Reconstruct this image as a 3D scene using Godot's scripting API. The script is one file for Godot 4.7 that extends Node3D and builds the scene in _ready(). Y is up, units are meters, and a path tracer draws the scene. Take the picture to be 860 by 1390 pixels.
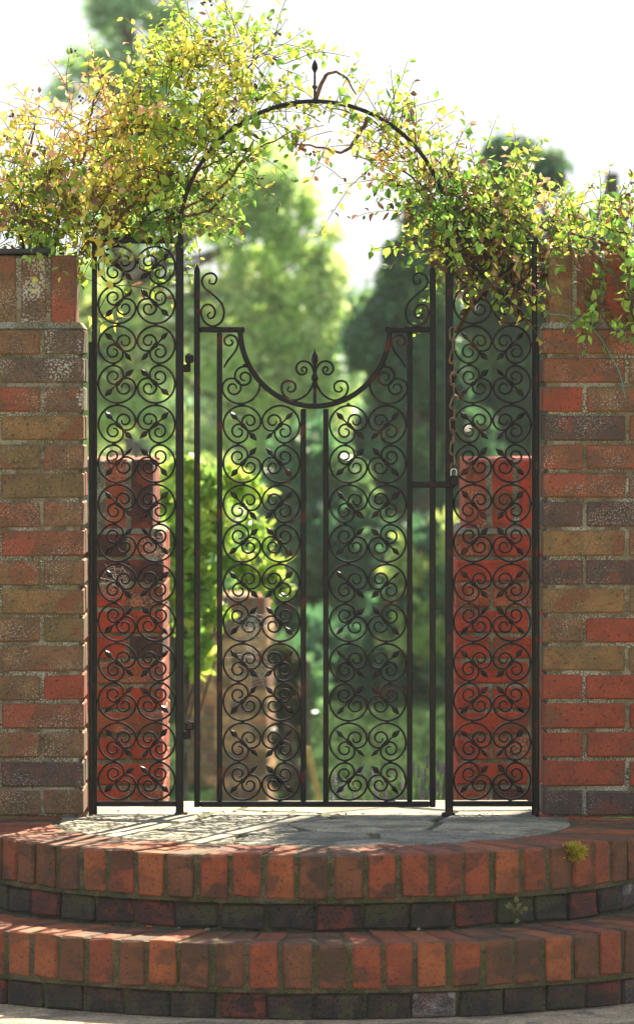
extends Node3D
# A wrought iron garden gate in a brick wall, seen with a long lens against the sun. Metres; the gate stands in the plane z = 0, its sill at y = 0.

const EYE := Vector3(0.0056, 1.09, 12.0)
const F := 6400.0
const PX := 533.33            # photograph pixels per metre in the gate's plane

var rng := RandomNumberGenerator.new()
var taken := {}
var M := {}

# ---------------------------------------------------------------- mesh helpers
class MB:
	var v := PackedVector3Array()
	var n := PackedVector3Array()
	var c := PackedColorArray()
	var tint := Color.WHITE
	var tinted := false
	func tri(a: Vector3, b: Vector3, d: Vector3) -> void:            # counter-clockwise seen from the front
		var q := (b - a).cross(d - a).normalized()
		tris(a, b, d, q, q, q)
	func tris(a: Vector3, b: Vector3, d: Vector3, na: Vector3, nb: Vector3, nd: Vector3) -> void:
		v.append(a); v.append(d); v.append(b)
		n.append(na); n.append(nd); n.append(nb)
		if tinted:
			c.append(tint); c.append(tint); c.append(tint)
	func quad(a: Vector3, b: Vector3, d: Vector3, e: Vector3) -> void:
		tri(a, b, d); tri(a, d, e)
	func out(a: Vector3, b: Vector3, d: Vector3, mid: Vector3) -> void:  # a triangle turned away from mid
		if (b - a).cross(d - a).dot(a + b + d - 3.0 * mid) < 0.0:
			tri(a, d, b)
		else:
			tri(a, b, d)
	func mesh() -> ArrayMesh:
		var m := ArrayMesh.new()
		var s := []
		s.resize(Mesh.ARRAY_MAX)
		s[Mesh.ARRAY_VERTEX] = v
		s[Mesh.ARRAY_NORMAL] = n
		if tinted:
			s[Mesh.ARRAY_COLOR] = c
		m.add_surface_from_arrays(Mesh.PRIMITIVE_TRIANGLES, s)
		return m

func cbox(m: MB, at: Transform3D, size: Vector3, b: float, jit := 0.0) -> void:   # a box with chamfered edges
	var h := size / 2.0
	var p := []
	for i in 8:
		var s := Vector3(1 if i & 1 else -1, 1 if i & 2 else -1, 1 if i & 4 else -1)
		var j := Vector3(rng.randf_range(-jit, jit), rng.randf_range(-jit, jit), rng.randf_range(-jit, jit))
		var bb := b * (1.0 + (rng.randf_range(-0.5, 1.2) if jit > 0.0 else 0.0))
		var q := []
		for ax in 3:
			var w := h - Vector3(bb, bb, bb)
			w[ax] = h[ax]
			q.append(at * (s * w + j))
		p.append(q)
	var mid := at.origin
	for ax in 3:
		var a1 := 1 << ((ax + 1) % 3)
		var a2 := 1 << ((ax + 2) % 3)
		for sg in 2:
			var o := (1 << ax) * sg
			var f := [p[o][ax], p[o | a1][ax], p[o | a1 | a2][ax], p[o | a2][ax]]
			m.out(f[0], f[1], f[2], mid); m.out(f[0], f[2], f[3], mid)
		for k in 4:                                                   # the four edges along ax
			var i: int = (a1 if k & 1 else 0) | (a2 if k & 2 else 0)
			var j: int = i | (1 << ax)
			var x := (ax + 1) % 3
			var y := (ax + 2) % 3
			m.out(p[i][x], p[j][x], p[j][y], mid); m.out(p[i][x], p[j][y], p[i][y], mid)
	for i in 8:
		m.out(p[i][0], p[i][1], p[i][2], mid)

func flat(points: PackedVector2Array, w: float, d: float, m: MB, z := 0.0, b := -1.0, taper := 0.0) -> void:   # a flat bar bent in the plane z
	if b < 0.0:
		b = minf(w, d) * 0.3
	var k := points.size()
	var rings := []
	var nors := []
	for i in k:
		var t := (points[mini(i + 1, k - 1)] - points[maxi(i - 1, 0)]).normalized()
		var s := Vector3(-t.y, t.x, 0)
		var ww := w
		if taper > 0.0:
			ww = w * (1.0 - taper * maxf(0.0, absf(i - k / 2.0) / (k / 2.0) - 0.8) / 0.2)
		var o := Vector3(points[i].x, points[i].y, z)
		var r := []
		for q in [[ww, d - b], [ww - b, d], [-ww + b, d], [-ww, d - b], [-ww, -d + b], [-ww + b, -d], [ww - b, -d], [ww, -d + b]]:
			r.append(o + s * q[0] + Vector3(0, 0, q[1]))
		var nn := []
		for q in [[0.7, 0.7], [0, 1], [-0.7, 0.7], [-1, 0], [-0.7, -0.7], [0, -1], [0.7, -0.7], [1, 0]]:
			nn.append((s * q[0] + Vector3(0, 0, q[1])).normalized())
		rings.append(r); nors.append(nn)
	for i in k - 1:
		for e in 8:
			var g := (e + 1) % 8
			var na: Vector3 = nors[i][e]
			var nb: Vector3 = nors[i + 1][e]
			var a: Vector3 = rings[i][e]
			var bb: Vector3 = rings[i][g]
			var c: Vector3 = rings[i + 1][g]
			var dd: Vector3 = rings[i + 1][e]
			if (bb - a).cross(dd - a).dot(na) < 0.0:
				m.tris(a, dd, c, na, nb, nb); m.tris(a, c, bb, na, nb, na)
			else:
				m.tris(a, bb, c, na, na, nb); m.tris(a, c, dd, na, nb, nb)
	for i in [0, k - 1]:
		var t3: Vector3 = rings[1][0] - rings[0][0] if i == 0 else rings[k - 2][0] - rings[k - 1][0]
		for e in range(1, 7):
			m.out(rings[i][0], rings[i][e], rings[i][e + 1], rings[i][0] + t3)

func tube(m: MB, pts: Array, radii: Array, sides := 6) -> void:       # a round bar through points
	var k := pts.size()
	var up := Vector3(0.31, 0.2, 0.93).normalized()
	var rings := []
	for i in k:
		var t: Vector3 = (pts[mini(i + 1, k - 1)] - pts[maxi(i - 1, 0)])
		t = t.normalized() if t.length() > 1e-9 else Vector3.UP
		if absf(t.dot(up)) > 0.97:
			up = Vector3(0.9, 0.3, -0.3).normalized()
		var x := t.cross(up).normalized()
		var y := x.cross(t)
		var r := []
		for s in sides:
			var a := TAU * s / sides
			r.append(x * cos(a) + y * sin(a))
		rings.append(r)
	for i in k - 1:
		for s in sides:
			var g := (s + 1) % sides
			var a: Vector3 = pts[i] + rings[i][s] * radii[i]
			var b: Vector3 = pts[i] + rings[i][g] * radii[i]
			var c: Vector3 = pts[i + 1] + rings[i + 1][g] * radii[i + 1]
			var d: Vector3 = pts[i + 1] + rings[i + 1][s] * radii[i + 1]
			var na: Vector3 = rings[i][s]
			var nb: Vector3 = rings[i][g]
			if (b - a).cross(d - a).dot(na) < 0.0:
				m.tris(a, d, c, na, rings[i + 1][s], rings[i + 1][g]); m.tris(a, c, b, na, rings[i + 1][g], nb)
			else:
				m.tris(a, b, c, na, nb, rings[i + 1][g]); m.tris(a, c, d, na, rings[i + 1][g], rings[i + 1][s])
	for i in [0, k - 1]:
		var t3: Vector3 = pts[1] - pts[0] if i == 0 else pts[k - 2] - pts[k - 1]
		for s in range(1, sides - 1):
			m.out(pts[i] + rings[i][0] * radii[i], pts[i] + rings[i][s] * radii[i], pts[i] + rings[i][s + 1] * radii[i], pts[i] + t3)

func lathe(m: MB, at: Vector3, prof: Array, sides := 10) -> void:     # profile of [radius, height] about the vertical
	for i in prof.size() - 1:
		for s in sides:
			var a := TAU * s / sides
			var b := TAU * (s + 1) / sides
			var p0 := Vector3(cos(a) * prof[i][0], prof[i][1], sin(a) * prof[i][0])
			var p1 := Vector3(cos(b) * prof[i][0], prof[i][1], sin(b) * prof[i][0])
			var p2 := Vector3(cos(b) * prof[i + 1][0], prof[i + 1][1], sin(b) * prof[i + 1][0])
			var p3 := Vector3(cos(a) * prof[i + 1][0], prof[i + 1][1], sin(a) * prof[i + 1][0])
			var mid := Vector3(0, (prof[i][1] + prof[i + 1][1]) / 2.0, 0)
			m.out(at + p0, at + p1, at + p2, at + mid); m.out(at + p0, at + p2, at + p3, at + mid)

# ---------------------------------------------------------------- scene helpers
func numbered(called: String) -> String:
	var k: int = taken.get(called, 0)
	taken[called] = k + 1
	return called if k == 0 else "%s_%03d" % [called, k]

func thing(called: String, label: String, category: String, at := Vector3.ZERO, turn := 0.0, group := "") -> Node3D:
	var o := Node3D.new()
	o.name = numbered(called)
	add_child(o, true)
	o.position = at
	o.rotation.y = turn
	tag(o, label, category, group)
	return o

func tag(o: Node, label := "", category := "", group := "", kind := "") -> void:
	if label: o.set_meta("label", label)
	if category: o.set_meta("category", category)
	if group: o.set_meta("group", group)
	if kind: o.set_meta("kind", kind)

func put(called: String, mesh: Mesh, mat: Material, parent: Node, at := Transform3D()) -> MeshInstance3D:
	var o := MeshInstance3D.new()
	var key := "%d/%s" % [parent.get_instance_id(), called]
	var k: int = taken.get(key, 0)
	taken[key] = k + 1
	o.name = called if k == 0 else "%s_%03d" % [called, k]
	o.mesh = mesh
	o.material_override = mat
	o.transform = at
	parent.add_child(o, true)
	return o

func many(called: String, mesh: Mesh, mat: Material, parent: Node, where: Array, cols: Array) -> MultiMeshInstance3D:
	var mm := MultiMesh.new()
	mm.transform_format = MultiMesh.TRANSFORM_3D
	mm.use_colors = cols.size() > 0
	mm.mesh = mesh
	mm.instance_count = where.size()
	for i in where.size():
		mm.set_instance_transform(i, where[i])
		if cols.size():
			mm.set_instance_color(i, cols[i])
	var o := MultiMeshInstance3D.new()
	o.name = called
	o.multimesh = mm
	o.material_override = mat
	parent.add_child(o, true)
	return o

func gx(px: float) -> float:            # a measurement taken on the photograph, in metres in the gate's plane
	return (px - 427.0) / PX
func gy(py: float) -> float:
	return (1105.3 - py) / PX
func far(px: float, py: float, dist: float) -> Vector3:
	return Vector3(EYE.x + (px - 430.0) / F * dist, EYE.y - (py - 524.0) / F * dist, EYE.z - dist)

# ---------------------------------------------------------------- materials
func noise(sd: int, freq: float, oct := 4, type := FastNoiseLite.TYPE_SIMPLEX_SMOOTH, size := 256) -> PackedByteArray:
	var f := FastNoiseLite.new()
	f.seed = sd
	f.noise_type = type
	f.frequency = freq
	f.fractal_octaves = oct
	if type == FastNoiseLite.TYPE_CELLULAR:
		f.fractal_type = FastNoiseLite.FRACTAL_NONE
		f.cellular_return_type = FastNoiseLite.RETURN_DISTANCE
	var im := f.get_seamless_image(size, size)
	im.convert(Image.FORMAT_L8)
	return im.get_data()

func picture(size: int, data: PackedByteArray) -> ImageTexture:
	return ImageTexture.create_from_image(Image.create_from_data(size, size, false, Image.FORMAT_RGB8, data))

func grey(size: int, data: PackedByteArray) -> ImageTexture:
	return ImageTexture.create_from_image(Image.create_from_data(size, size, false, Image.FORMAT_L8, data))

func speckled(n: Array, a: Color, b: Color, patch: Color, patch_at: float, lichen: float, shift: int, dark := 0.3) -> ImageTexture:
	# n = [coarse, fine, spots, wide]; two tones mixed by coarse noise, patches, pitted grain and pale round lichen spots
	var out := PackedByteArray()
	out.resize(256 * 256 * 3)
	var pale := Color8(196, 200, 184)
	for i in 65536:
		var j := (i + shift) & 65535
		var k := (i + shift * 7 + 9000) & 65535
		var co: float = n[0][j] / 255.0
		var fi: float = n[1][j] / 255.0
		var col := a.lerp(b, clampf((co - 0.3) * 2.5, 0, 1))
		var pa: float = n[3][k] / 255.0
		if pa > patch_at:
			col = col.lerp(patch, clampf((pa - patch_at) * 9.0, 0, 0.9))
		var st: float = n[4][j] / 255.0
		var g := 1.0 - dark * 1.5 * clampf((0.36 - fi) * 5.0, 0, 1) + (st - 0.5) * dark * 1.3
		col = Color(col.r * g, col.g * g, col.b * g)
		if lichen > 0.0:
			var sp: float = n[2][i] / 255.0
			var wide: float = n[3][j] / 255.0
			var lim := lichen * clampf((wide - 0.22) * 1.9, 0.25, 1.0)
			if sp < lim:
				col = col.lerp(pale, clampf((lim - sp) * 14.0, 0, 0.85) * (0.65 + 0.5 * fi))
		out[i * 3] = int(clampf(col.r, 0, 1) * 255)
		out[i * 3 + 1] = int(clampf(col.g, 0, 1) * 255)
		out[i * 3 + 2] = int(clampf(col.b, 0, 1) * 255)
	return picture(256, out)

func solid(t: Texture2D, h: Texture2D, metres: float, rough: float, relief := 0.0, spec := 0.5) -> StandardMaterial3D:
	var m := StandardMaterial3D.new()
	m.albedo_texture = t
	m.roughness = rough
	m.metallic_specular = spec
	m.uv1_triplanar = true
	m.uv1_world_triplanar = true
	m.uv1_scale = Vector3.ONE / metres
	if relief > 0.0:
		m.heightmap_enabled = true
		m.heightmap_texture = h
		m.heightmap_scale = relief
	return m

func leafy(c: Color, rough := 0.45, thru := 1.0) -> StandardMaterial3D:
	var m := StandardMaterial3D.new()
	m.vertex_color_use_as_albedo = true
	m.albedo_color = c
	m.roughness = rough
	m.metallic_specular = 0.4
	m.backlight_enabled = true
	m.backlight = Color(thru, thru, thru)
	m.cull_mode = BaseMaterial3D.CULL_DISABLED
	return m

func make_materials() -> void:
	var coarse := noise(3, 0.018, 4)
	var fine := noise(7, 0.13, 4)
	var spots := noise(11, 0.26, 1, FastNoiseLite.TYPE_CELLULAR)
	var wide := noise(19, 0.011, 3)
	var streaks := noise(29, 0.33, 3)
	var n := [coarse, fine, spots, wide, streaks]
	var h := grey(256, fine)
	M.h = h
	var rows := {
		"brown": [Color8(121, 91, 62), Color8(100, 77, 53), Color8(129, 80, 55), 0.64, 0.22],
		"olive": [Color8(116, 96, 60), Color8(98, 82, 53), Color8(116, 75, 52), 0.66, 0.14],
		"tan": [Color8(134, 102, 62), Color8(111, 89, 56), Color8(116, 73, 50), 0.64, 0.12],
		"rust": [Color8(125, 79, 53), Color8(104, 72, 52), Color8(142, 75, 52), 0.6, 0.22],
		"red": [Color8(145, 70, 46), Color8(127, 63, 42), Color8(113, 73, 48), 0.64, 0.06],
		"plum": [Color8(90, 67, 56), Color8(75, 61, 53), Color8(109, 67, 52), 0.66, 0.2],
		"lichen": [Color8(113, 84, 60), Color8(93, 75, 56), Color8(127, 79, 56), 0.7, 0.5],
		"lichen_dark": [Color8(102, 79, 62), Color8(85, 72, 58), Color8(118, 77, 58), 0.72, 0.42],
	}
	var sh := 0
	for key in rows:
		var r: Array = rows[key]
		sh += 9173
		M[key] = solid(speckled(n, r[0], r[1], r[2], r[3], r[4], sh), h, 0.42, 0.85, 0.12)
	M.mortar = solid(speckled(n, Color8(121, 111, 85), Color8(98, 90, 68), Color8(144, 139, 116), 0.6, 0.34, 500), h, 0.35, 0.95, 0.2)
	M.garden_red = solid(speckled(n, Color8(188, 69, 40), Color8(161, 58, 36), Color8(129, 69, 42), 0.66, 0.12, 700), h, 0.42, 0.85, 0.1)
	M.garden_rust = solid(speckled(n, Color8(172, 86, 50), Color8(146, 65, 42), Color8(119, 65, 44), 0.62, 0.26, 3900), h, 0.42, 0.85, 0.1)
	M.garden_dark = solid(speckled(n, Color8(99, 49, 40), Color8(72, 44, 38), Color8(132, 59, 40), 0.7, 0.1, 8000), h, 0.42, 0.85, 0.1)
	M.garden_brown = solid(speckled(n, Color8(208, 158, 103), Color8(178, 131, 86), Color8(178, 107, 68), 0.66, 0.1, 5100), h, 0.42, 0.85, 0.1)
	M.step_orange = solid(speckled(n, Color8(149, 85, 49), Color8(128, 71, 42), Color8(87, 59, 40), 0.64, 0.0, 1200, 0.34), h, 0.4, 0.85, 0.12)
	M.step_red = solid(speckled(n, Color8(137, 71, 43), Color8(116, 60, 39), Color8(76, 52, 39), 0.6, 0.0, 2400, 0.36), h, 0.4, 0.85, 0.12)
	M.step_brown = solid(speckled(n, Color8(113, 71, 46), Color8(90, 59, 40), Color8(66, 50, 38), 0.58, 0.0, 3600, 0.36), h, 0.4, 0.85, 0.12)
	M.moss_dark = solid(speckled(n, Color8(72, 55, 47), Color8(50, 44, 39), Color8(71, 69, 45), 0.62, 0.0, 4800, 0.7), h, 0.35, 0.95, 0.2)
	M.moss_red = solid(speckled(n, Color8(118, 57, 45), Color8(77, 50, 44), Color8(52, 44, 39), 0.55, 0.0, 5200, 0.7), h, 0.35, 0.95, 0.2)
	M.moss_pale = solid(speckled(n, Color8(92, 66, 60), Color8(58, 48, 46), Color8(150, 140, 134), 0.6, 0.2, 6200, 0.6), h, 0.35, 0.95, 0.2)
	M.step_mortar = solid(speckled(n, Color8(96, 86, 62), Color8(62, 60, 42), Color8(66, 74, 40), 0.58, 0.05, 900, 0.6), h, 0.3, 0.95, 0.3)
	M.slab = solid(speckled(n, Color8(132, 125, 110), Color8(107, 103, 90), Color8(89, 86, 72), 0.6, 0.06, 2100, 0.4), h, 0.6, 0.8, 0.15)
	M.slab_warm = solid(speckled(n, Color8(166, 155, 130), Color8(135, 126, 107), Color8(108, 100, 83), 0.6, 0.06, 7100, 0.4), h, 0.6, 0.8, 0.15)
	M.slate = solid(speckled(n, Color8(58, 56, 62), Color8(44, 44, 50), Color8(80, 78, 78), 0.7, 0.1, 7700, 0.4), h, 0.4, 0.6, 0.1)
	M.iron = solid(speckled(n, Color8(25, 21, 23), Color8(19, 17, 19), Color8(74, 34, 28), 0.7, 0.0, 3100, 0.3), h, 0.22, 0.3, 0.03, 0.36)
	M.rust_iron = solid(speckled(n, Color8(120, 98, 72), Color8(90, 70, 52), Color8(140, 112, 80), 0.6, 0.0, 4100, 0.5), h, 0.1, 0.55, 0.05, 0.5)
	M.steel = StandardMaterial3D.new()
	M.steel.albedo_color = Color8(190, 190, 190)
	M.steel.metallic = 0.9
	M.steel.roughness = 0.25
	M.grass_ground = solid(speckled(n, Color8(50, 74, 36), Color8(38, 60, 30), Color8(62, 78, 42), 0.6, 0.0, 800, 0.5), h, 2.5, 0.95, 0.0, 0.1)
	M.path = solid(speckled(n, Color8(176, 152, 124), Color8(150, 130, 106), Color8(120, 106, 88), 0.6, 0.1, 1800, 0.6), h, 0.5, 0.95, 0.4)
	M.bark = solid(speckled(n, Color8(92, 74, 58), Color8(66, 54, 44), Color8(104, 98, 84), 0.65, 0.1, 2800, 0.6), h, 0.5, 0.95, 0.5)
	M.weathered_wood = solid(speckled(n, Color8(112, 98, 78), Color8(84, 74, 60), Color8(76, 72, 56), 0.6, 0.05, 5800, 0.5), h, 0.4, 0.9, 0.2)
	M.fresh_wood = solid(speckled(n, Color8(206, 168, 96), Color8(186, 146, 80), Color8(160, 120, 66), 0.7, 0.0, 6800, 0.2), h, 0.4, 0.8, 0.1)
	M.twig = solid(speckled(n, Color8(126, 92, 58), Color8(92, 64, 42), Color8(70, 50, 38), 0.6, 0.0, 3300, 0.4), h, 0.1, 0.8, 0.0)
	M.leaf = leafy(Color.WHITE)
	M.tree_leaf = leafy(Color.WHITE, 0.32)
	M.blade = leafy(Color.WHITE, 0.8, 0.6)
	M.blade.metallic_specular = 0.1
	M.silk = StandardMaterial3D.new()
	M.silk.albedo_color = Color8(225, 222, 210)
	M.silk.roughness = 0.3
	M.silk.backlight_enabled = true
	M.silk.backlight = Color(1, 1, 1)
	M.twine = StandardMaterial3D.new()
	M.twine.albedo_color = Color8(60, 160, 140)
	M.twine.roughness = 0.7
	M.berry = StandardMaterial3D.new()
	M.berry.albedo_color = Color8(74, 44, 40)
	M.berry.roughness = 0.6
	M.lavender = leafy(Color.WHITE, 0.6, 0.9)

# ---------------------------------------------------------------- brickwork
var brick_store := {}

func brick_mesh(size: Vector3, k: int) -> ArrayMesh:
	var key := "%.3f %.3f %.3f %d" % [size.x, size.y, size.z, k]
	if not brick_store.has(key):
		var m := MB.new()
		cbox(m, Transform3D(), size, 0.0026, 0.0011)
		brick_store[key] = m.mesh()
	return brick_store[key]

func lay(parent: Node, centre: Vector3, size: Vector3, mat: Material, turn := 0.0) -> void:
	var b := Basis(Vector3.UP, turn + rng.randfn(0.0, 0.002)) * Basis(Vector3.BACK, rng.randfn(0.0, 0.003))
	var at := Transform3D(b, centre + Vector3(rng.randfn(0, 0.0004), rng.randfn(0, 0.0005), rng.randfn(0, 0.0011)))
	put("brick", brick_mesh(size, rng.randi() % 5), mat, parent, at)

func run(parent: Node, from: Vector3, to: Vector3, thick: float, height: float, joint: float, unit: float, pick: Callable) -> void:
	# bricks end to end from one corner to another of a course; thick is measured across the run
	var span := to - from
	var count := maxi(1, roundi(span.length() / unit))
	var each := span.length() / count
	var turn := -atan2(span.z, span.x)
	for i in count:
		var mid := from + span * ((i + 0.5) / count)
		lay(parent, mid, Vector3(each - joint, height, thick), pick.call(i), turn)

func block(parent: Node, x0: float, x1: float, z0: float, z1: float, courses: int, ch: float, pick: Callable, bottom_header := true) -> void:
	# a block of bonded brickwork, z1 its front, standing on y = 0 of its parent; pick(course, i) gives a brick's material
	var j := 0.0105
	var t := 0.1
	var deep := z1 - z0 > 0.25
	for r in courses:
		var y := (r + 0.5) * ch
		var hb := ch - j
		var head := (r % 2 == 0) == bottom_header
		var p := func(i): return pick.call(r, i)
		if not head:
			run(parent, Vector3(x0 - j / 2, y, z1 - t / 2), Vector3(x1 + j / 2, y, z1 - t / 2), t, hb, j, 0.213, p)
			run(parent, Vector3(x0 - j / 2, y, z0 + t / 2), Vector3(x1 + j / 2, y, z0 + t / 2), t, hb, j, 0.213, p)
			if deep:
				run(parent, Vector3(x0 + t / 2, y, z0 + t + j), Vector3(x0 + t / 2, y, z1 - t), t, hb, j, 0.213, p)
				run(parent, Vector3(x1 - t / 2, y, z0 + t + j), Vector3(x1 - t / 2, y, z1 - t), t, hb, j, 0.213, p)
		else:
			run(parent, Vector3(x0 + t / 2, y, z0 - j / 2), Vector3(x0 + t / 2, y, z1 + j / 2), t, hb, j, 0.213, p)
			run(parent, Vector3(x1 - t / 2, y, z0 - j / 2), Vector3(x1 - t / 2, y, z1 + j / 2), t, hb, j, 0.213, p)
			run(parent, Vector3(x0 + t + j / 2, y, z1 - t / 2), Vector3(x1 - t - j / 2, y, z1 - t / 2), t, hb, j, 0.213, p)
			run(parent, Vector3(x0 + t + j / 2, y, z0 + t / 2), Vector3(x1 - t - j / 2, y, z0 + t / 2), t, hb, j, 0.213, p)
	# the mortar: a core set back behind the faces of the bricks
	var m := MB.new()
	var s := 0.0055
	cbox(m, Transform3D(Basis(), Vector3((x0 + x1) / 2, courses * ch / 2, (z0 + z1) / 2)), Vector3(x1 - x0 - 2 * s - j, courses * ch, z1 - z0 - 2 * s - 0.001), 0.004)
	put("mortar", m.mesh(), M.mortar, parent)

func coping(parent: Node, x0: float, x1: float, z0: float, z1: float, y: float, high: float, unit: float, pick: Callable) -> void:
	# bricks standing on end along the top
	var count := maxi(1, roundi((x1 - x0) / unit))
	var w := (x1 - x0) / count
	var rows := maxi(1, roundi((z1 - z0) / 0.215))
	var d := (z1 - z0) / rows
	for i in count:
		for k in rows:
			lay(parent, Vector3(x0 + (i + 0.5) * w, y + high / 2, z0 + (k + 0.5) * d), Vector3(w - 0.012, high, d - (0.01 if rows > 1 else 0.0)), pick.call(99, i))
	var m := MB.new()
	cbox(m, Transform3D(Basis(), Vector3((x0 + x1) / 2, y + high / 2 - 0.004, (z0 + z1) / 2)), Vector3(x1 - x0 - 0.02, high, z1 - z0 - 0.012), 0.004)
	put("mortar", m.mesh(), M.mortar, parent)

func shoulder(parent: Node, x0: float, x1: float, z0: float, z1: float, y: float, dx: float) -> void:   # sloping mortar where the coping steps in
	var m := MB.new()
	var a := [Vector3(x0, y, z0), Vector3(x1, y, z0), Vector3(x1, y, z1), Vector3(x0, y, z1)]
	var b := [Vector3(x0 + dx, y + 0.016, z0 + 0.012), Vector3(x1 - dx, y + 0.016, z0 + 0.012), Vector3(x1 - dx, y + 0.016, z1 - 0.012), Vector3(x0 + dx, y + 0.016, z1 - 0.012)]
	var mid := Vector3((x0 + x1) / 2, y + 0.005, (z0 + z1) / 2)
	for i in 4:
		var k := (i + 1) % 4
		m.out(a[i], a[k], b[k], mid); m.out(a[i], b[k], b[i], mid)
	m.out(b[0], b[1], b[2], mid); m.out(b[0], b[2], b[3], mid)
	put("mortar_fillet", m.mesh(), M.mortar, parent)

func walls() -> void:
	var left := thing("brick_wall", "brown brick wall left of the gate, heavily speckled with white lichen near its top", "wall", Vector3(0, -0.002, 0))
	# courses counted from the bottom; the last word of each is the brick nearest the gate
	var lk := ["plum brown", "plum rust", "red rust", "olive", "red brown", "olive brown", "olive brown", "tan", "olive brown", "brown rust", "brown rust", "olive", "brown olive", "lichen", "lichen lichen_dark", "lichen_dark", "lichen_dark lichen"]
	var lp := func(r, i):
		if r == 99:
			return M[["rust", "lichen", "rust", "brown", "lichen"][(i + 2) % 5]]
		var o: PackedStringArray = lk[r].split(" ")
		if r > 13 and rng.randf() < 0.5:
			return M[["lichen", "lichen_dark"][rng.randi() % 2]]
		return M[o[rng.randi() % o.size()]] if rng.randf() < 0.6 else M[["rust", "brown", "olive", "tan", "brown"][rng.randi() % 5]]
	block(left, -1.664, -0.585, -0.165, 0.055, 17, 0.073, lp)
	shoulder(left, -1.664, -0.585, -0.165, 0.055, 17 * 0.073 - 0.003, 0.012)
	coping(left, -1.652, -0.6, -0.15, 0.043, 17 * 0.073 + 0.008, 0.176, 0.0726, lp)
	for i in 4:
		var m := MB.new()
		cbox(m, Transform3D(Basis(Vector3.BACK, rng.randfn(0, 0.004)), Vector3(-0.785 - i * 0.243, 1.434, -0.05)), Vector3(0.235, 0.011, 0.215), 0.002, 0.001)
		put("slate_tile", m.mesh(), M.slate, left)
	var right := thing("brick_wall", "brick wall right of the gate, dark brown above and bright red in its lower courses", "wall", Vector3(0, -0.002, 0))
	var rk := ["plum brown", "red", "red", "red", "red rust", "tan", "red tan", "olive", "plum tan", "tan olive", "plum", "rust lichen_dark", "rust plum", "plum rust", "red plum", "plum", "rust brown"]
	var rp := func(r, i):
		if r == 99:
			return M[["tan", "rust", "red", "brown"][i % 4]]
		var o: PackedStringArray = rk[r].split(" ")
		return M[o[i % o.size()]] if rng.randf() < 0.85 else M[["rust", "brown", "tan"][rng.randi() % 3]]
	block(right, 0.577, 1.656, -0.165, 0.055, 17, 0.073, rp)
	shoulder(right, 0.577, 1.656, -0.165, 0.055, 17 * 0.073 - 0.003, 0.012)
	coping(right, 0.588, 1.644, -0.15, 0.043, 17 * 0.073 + 0.008, 0.176, 0.0726, rp)

func garden_pillars() -> void:
	var reds := func(r, i): return M[["garden_red", "garden_red", "garden_rust", "garden_dark", "garden_rust", "garden_red"][rng.randi() % 6]]
	var l := thing("brick_pillar", "red brick pillar behind the left iron screen, its inner side sunlit", "pillar", Vector3(-0.457, -0.5, -2.2), 0.0, "brick pillars behind the screens")
	block(l, -0.44, 0.0, -0.64, 0.0, 15, 0.0765, reds)
	shoulder(l, -0.44, 0.0, -0.64, 0.0, 15 * 0.0765 - 0.003, 0.018)
	coping(l, -0.418, -0.024, -0.62, -0.016, 15 * 0.0765 + 0.008, 0.213, 0.08, reds)
	var r2 := thing("brick_pillar", "red brick pillar behind the right iron screen, all in shade, lichen on its top", "pillar", Vector3(0.424, -0.5, -2.2), 0.0, "brick pillars behind the screens")
	block(r2, 0.0, 0.44, -0.64, 0.0, 15, 0.0765, reds)
	shoulder(r2, 0.0, 0.44, -0.64, 0.0, 15 * 0.0765 - 0.003, 0.022)
	coping(r2, 0.022, 0.418, -0.62, -0.016, 15 * 0.0765 + 0.008, 0.213, 0.08, reds)
	var browns := func(r, i): return M[["garden_brown", "tan", "rust", "garden_brown", "garden_brown"][rng.randi() % 5]]
	var p := far(363, 800, 29.0)
	var f := thing("brick_pillar", "brown brick pillar far down the garden with a pale sunlit right side", "pillar", Vector3(p.x, -1.7, p.z), deg_to_rad(-5))
	block(f, -0.33, 0.0, -0.54, 0.0, 17, 0.077, browns)
	coping(f, -0.32, -0.01, -0.53, -0.01, 17 * 0.077 + 0.004, 0.185, 0.078, browns)
	p = far(300, 860, 31.0)
	var g := thing("brick_pillar", "low narrow brick pillar under the yellow green shrub", "pillar", Vector3(p.x, -1.7, p.z), deg_to_rad(-4))
	block(g, -0.22, 0.0, -0.33, 0.0, 16, 0.077, browns)
	coping(g, -0.215, -0.005, -0.32, -0.01, 16 * 0.077 + 0.004, 0.11, 0.07, browns)

# ---------------------------------------------------------------- steps and paving
func sector(m: MB, r0: float, r1: float, y0: float, y1: float, c: Vector3, a0: float, a1: float, k: int) -> void:   # part of a ring, as a solid
	for i in k:
		var a := lerpf(a0, a1, float(i) / k)
		var b := lerpf(a0, a1, float(i + 1) / k)
		var da := Vector3(sin(a), 0, cos(a))
		var db := Vector3(sin(b), 0, cos(b))
		var u := Vector3(0, y1, 0)
		var w := Vector3(0, y0, 0)
		var mid := c + (da + db) * (r0 + r1) / 4.0 + Vector3(0, (y0 + y1) / 2, 0)
		for q in [[c + da * r0 + u, c + da * r1 + u, c + db * r1 + u, c + db * r0 + u], [c + da * r1 + u, c + da * r1 + w, c + db * r1 + w, c + db * r1 + u]]:
			m.out(q[0], q[1], q[2], mid); m.out(q[0], q[2], q[3], mid)
		if r0 > 0.01:
			m.out(c + da * r0 + u, c + db * r0 + u, c + db * r0 + w, mid); m.out(c + da * r0 + u, c + db * r0 + w, c + da * r0 + w, mid)

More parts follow.
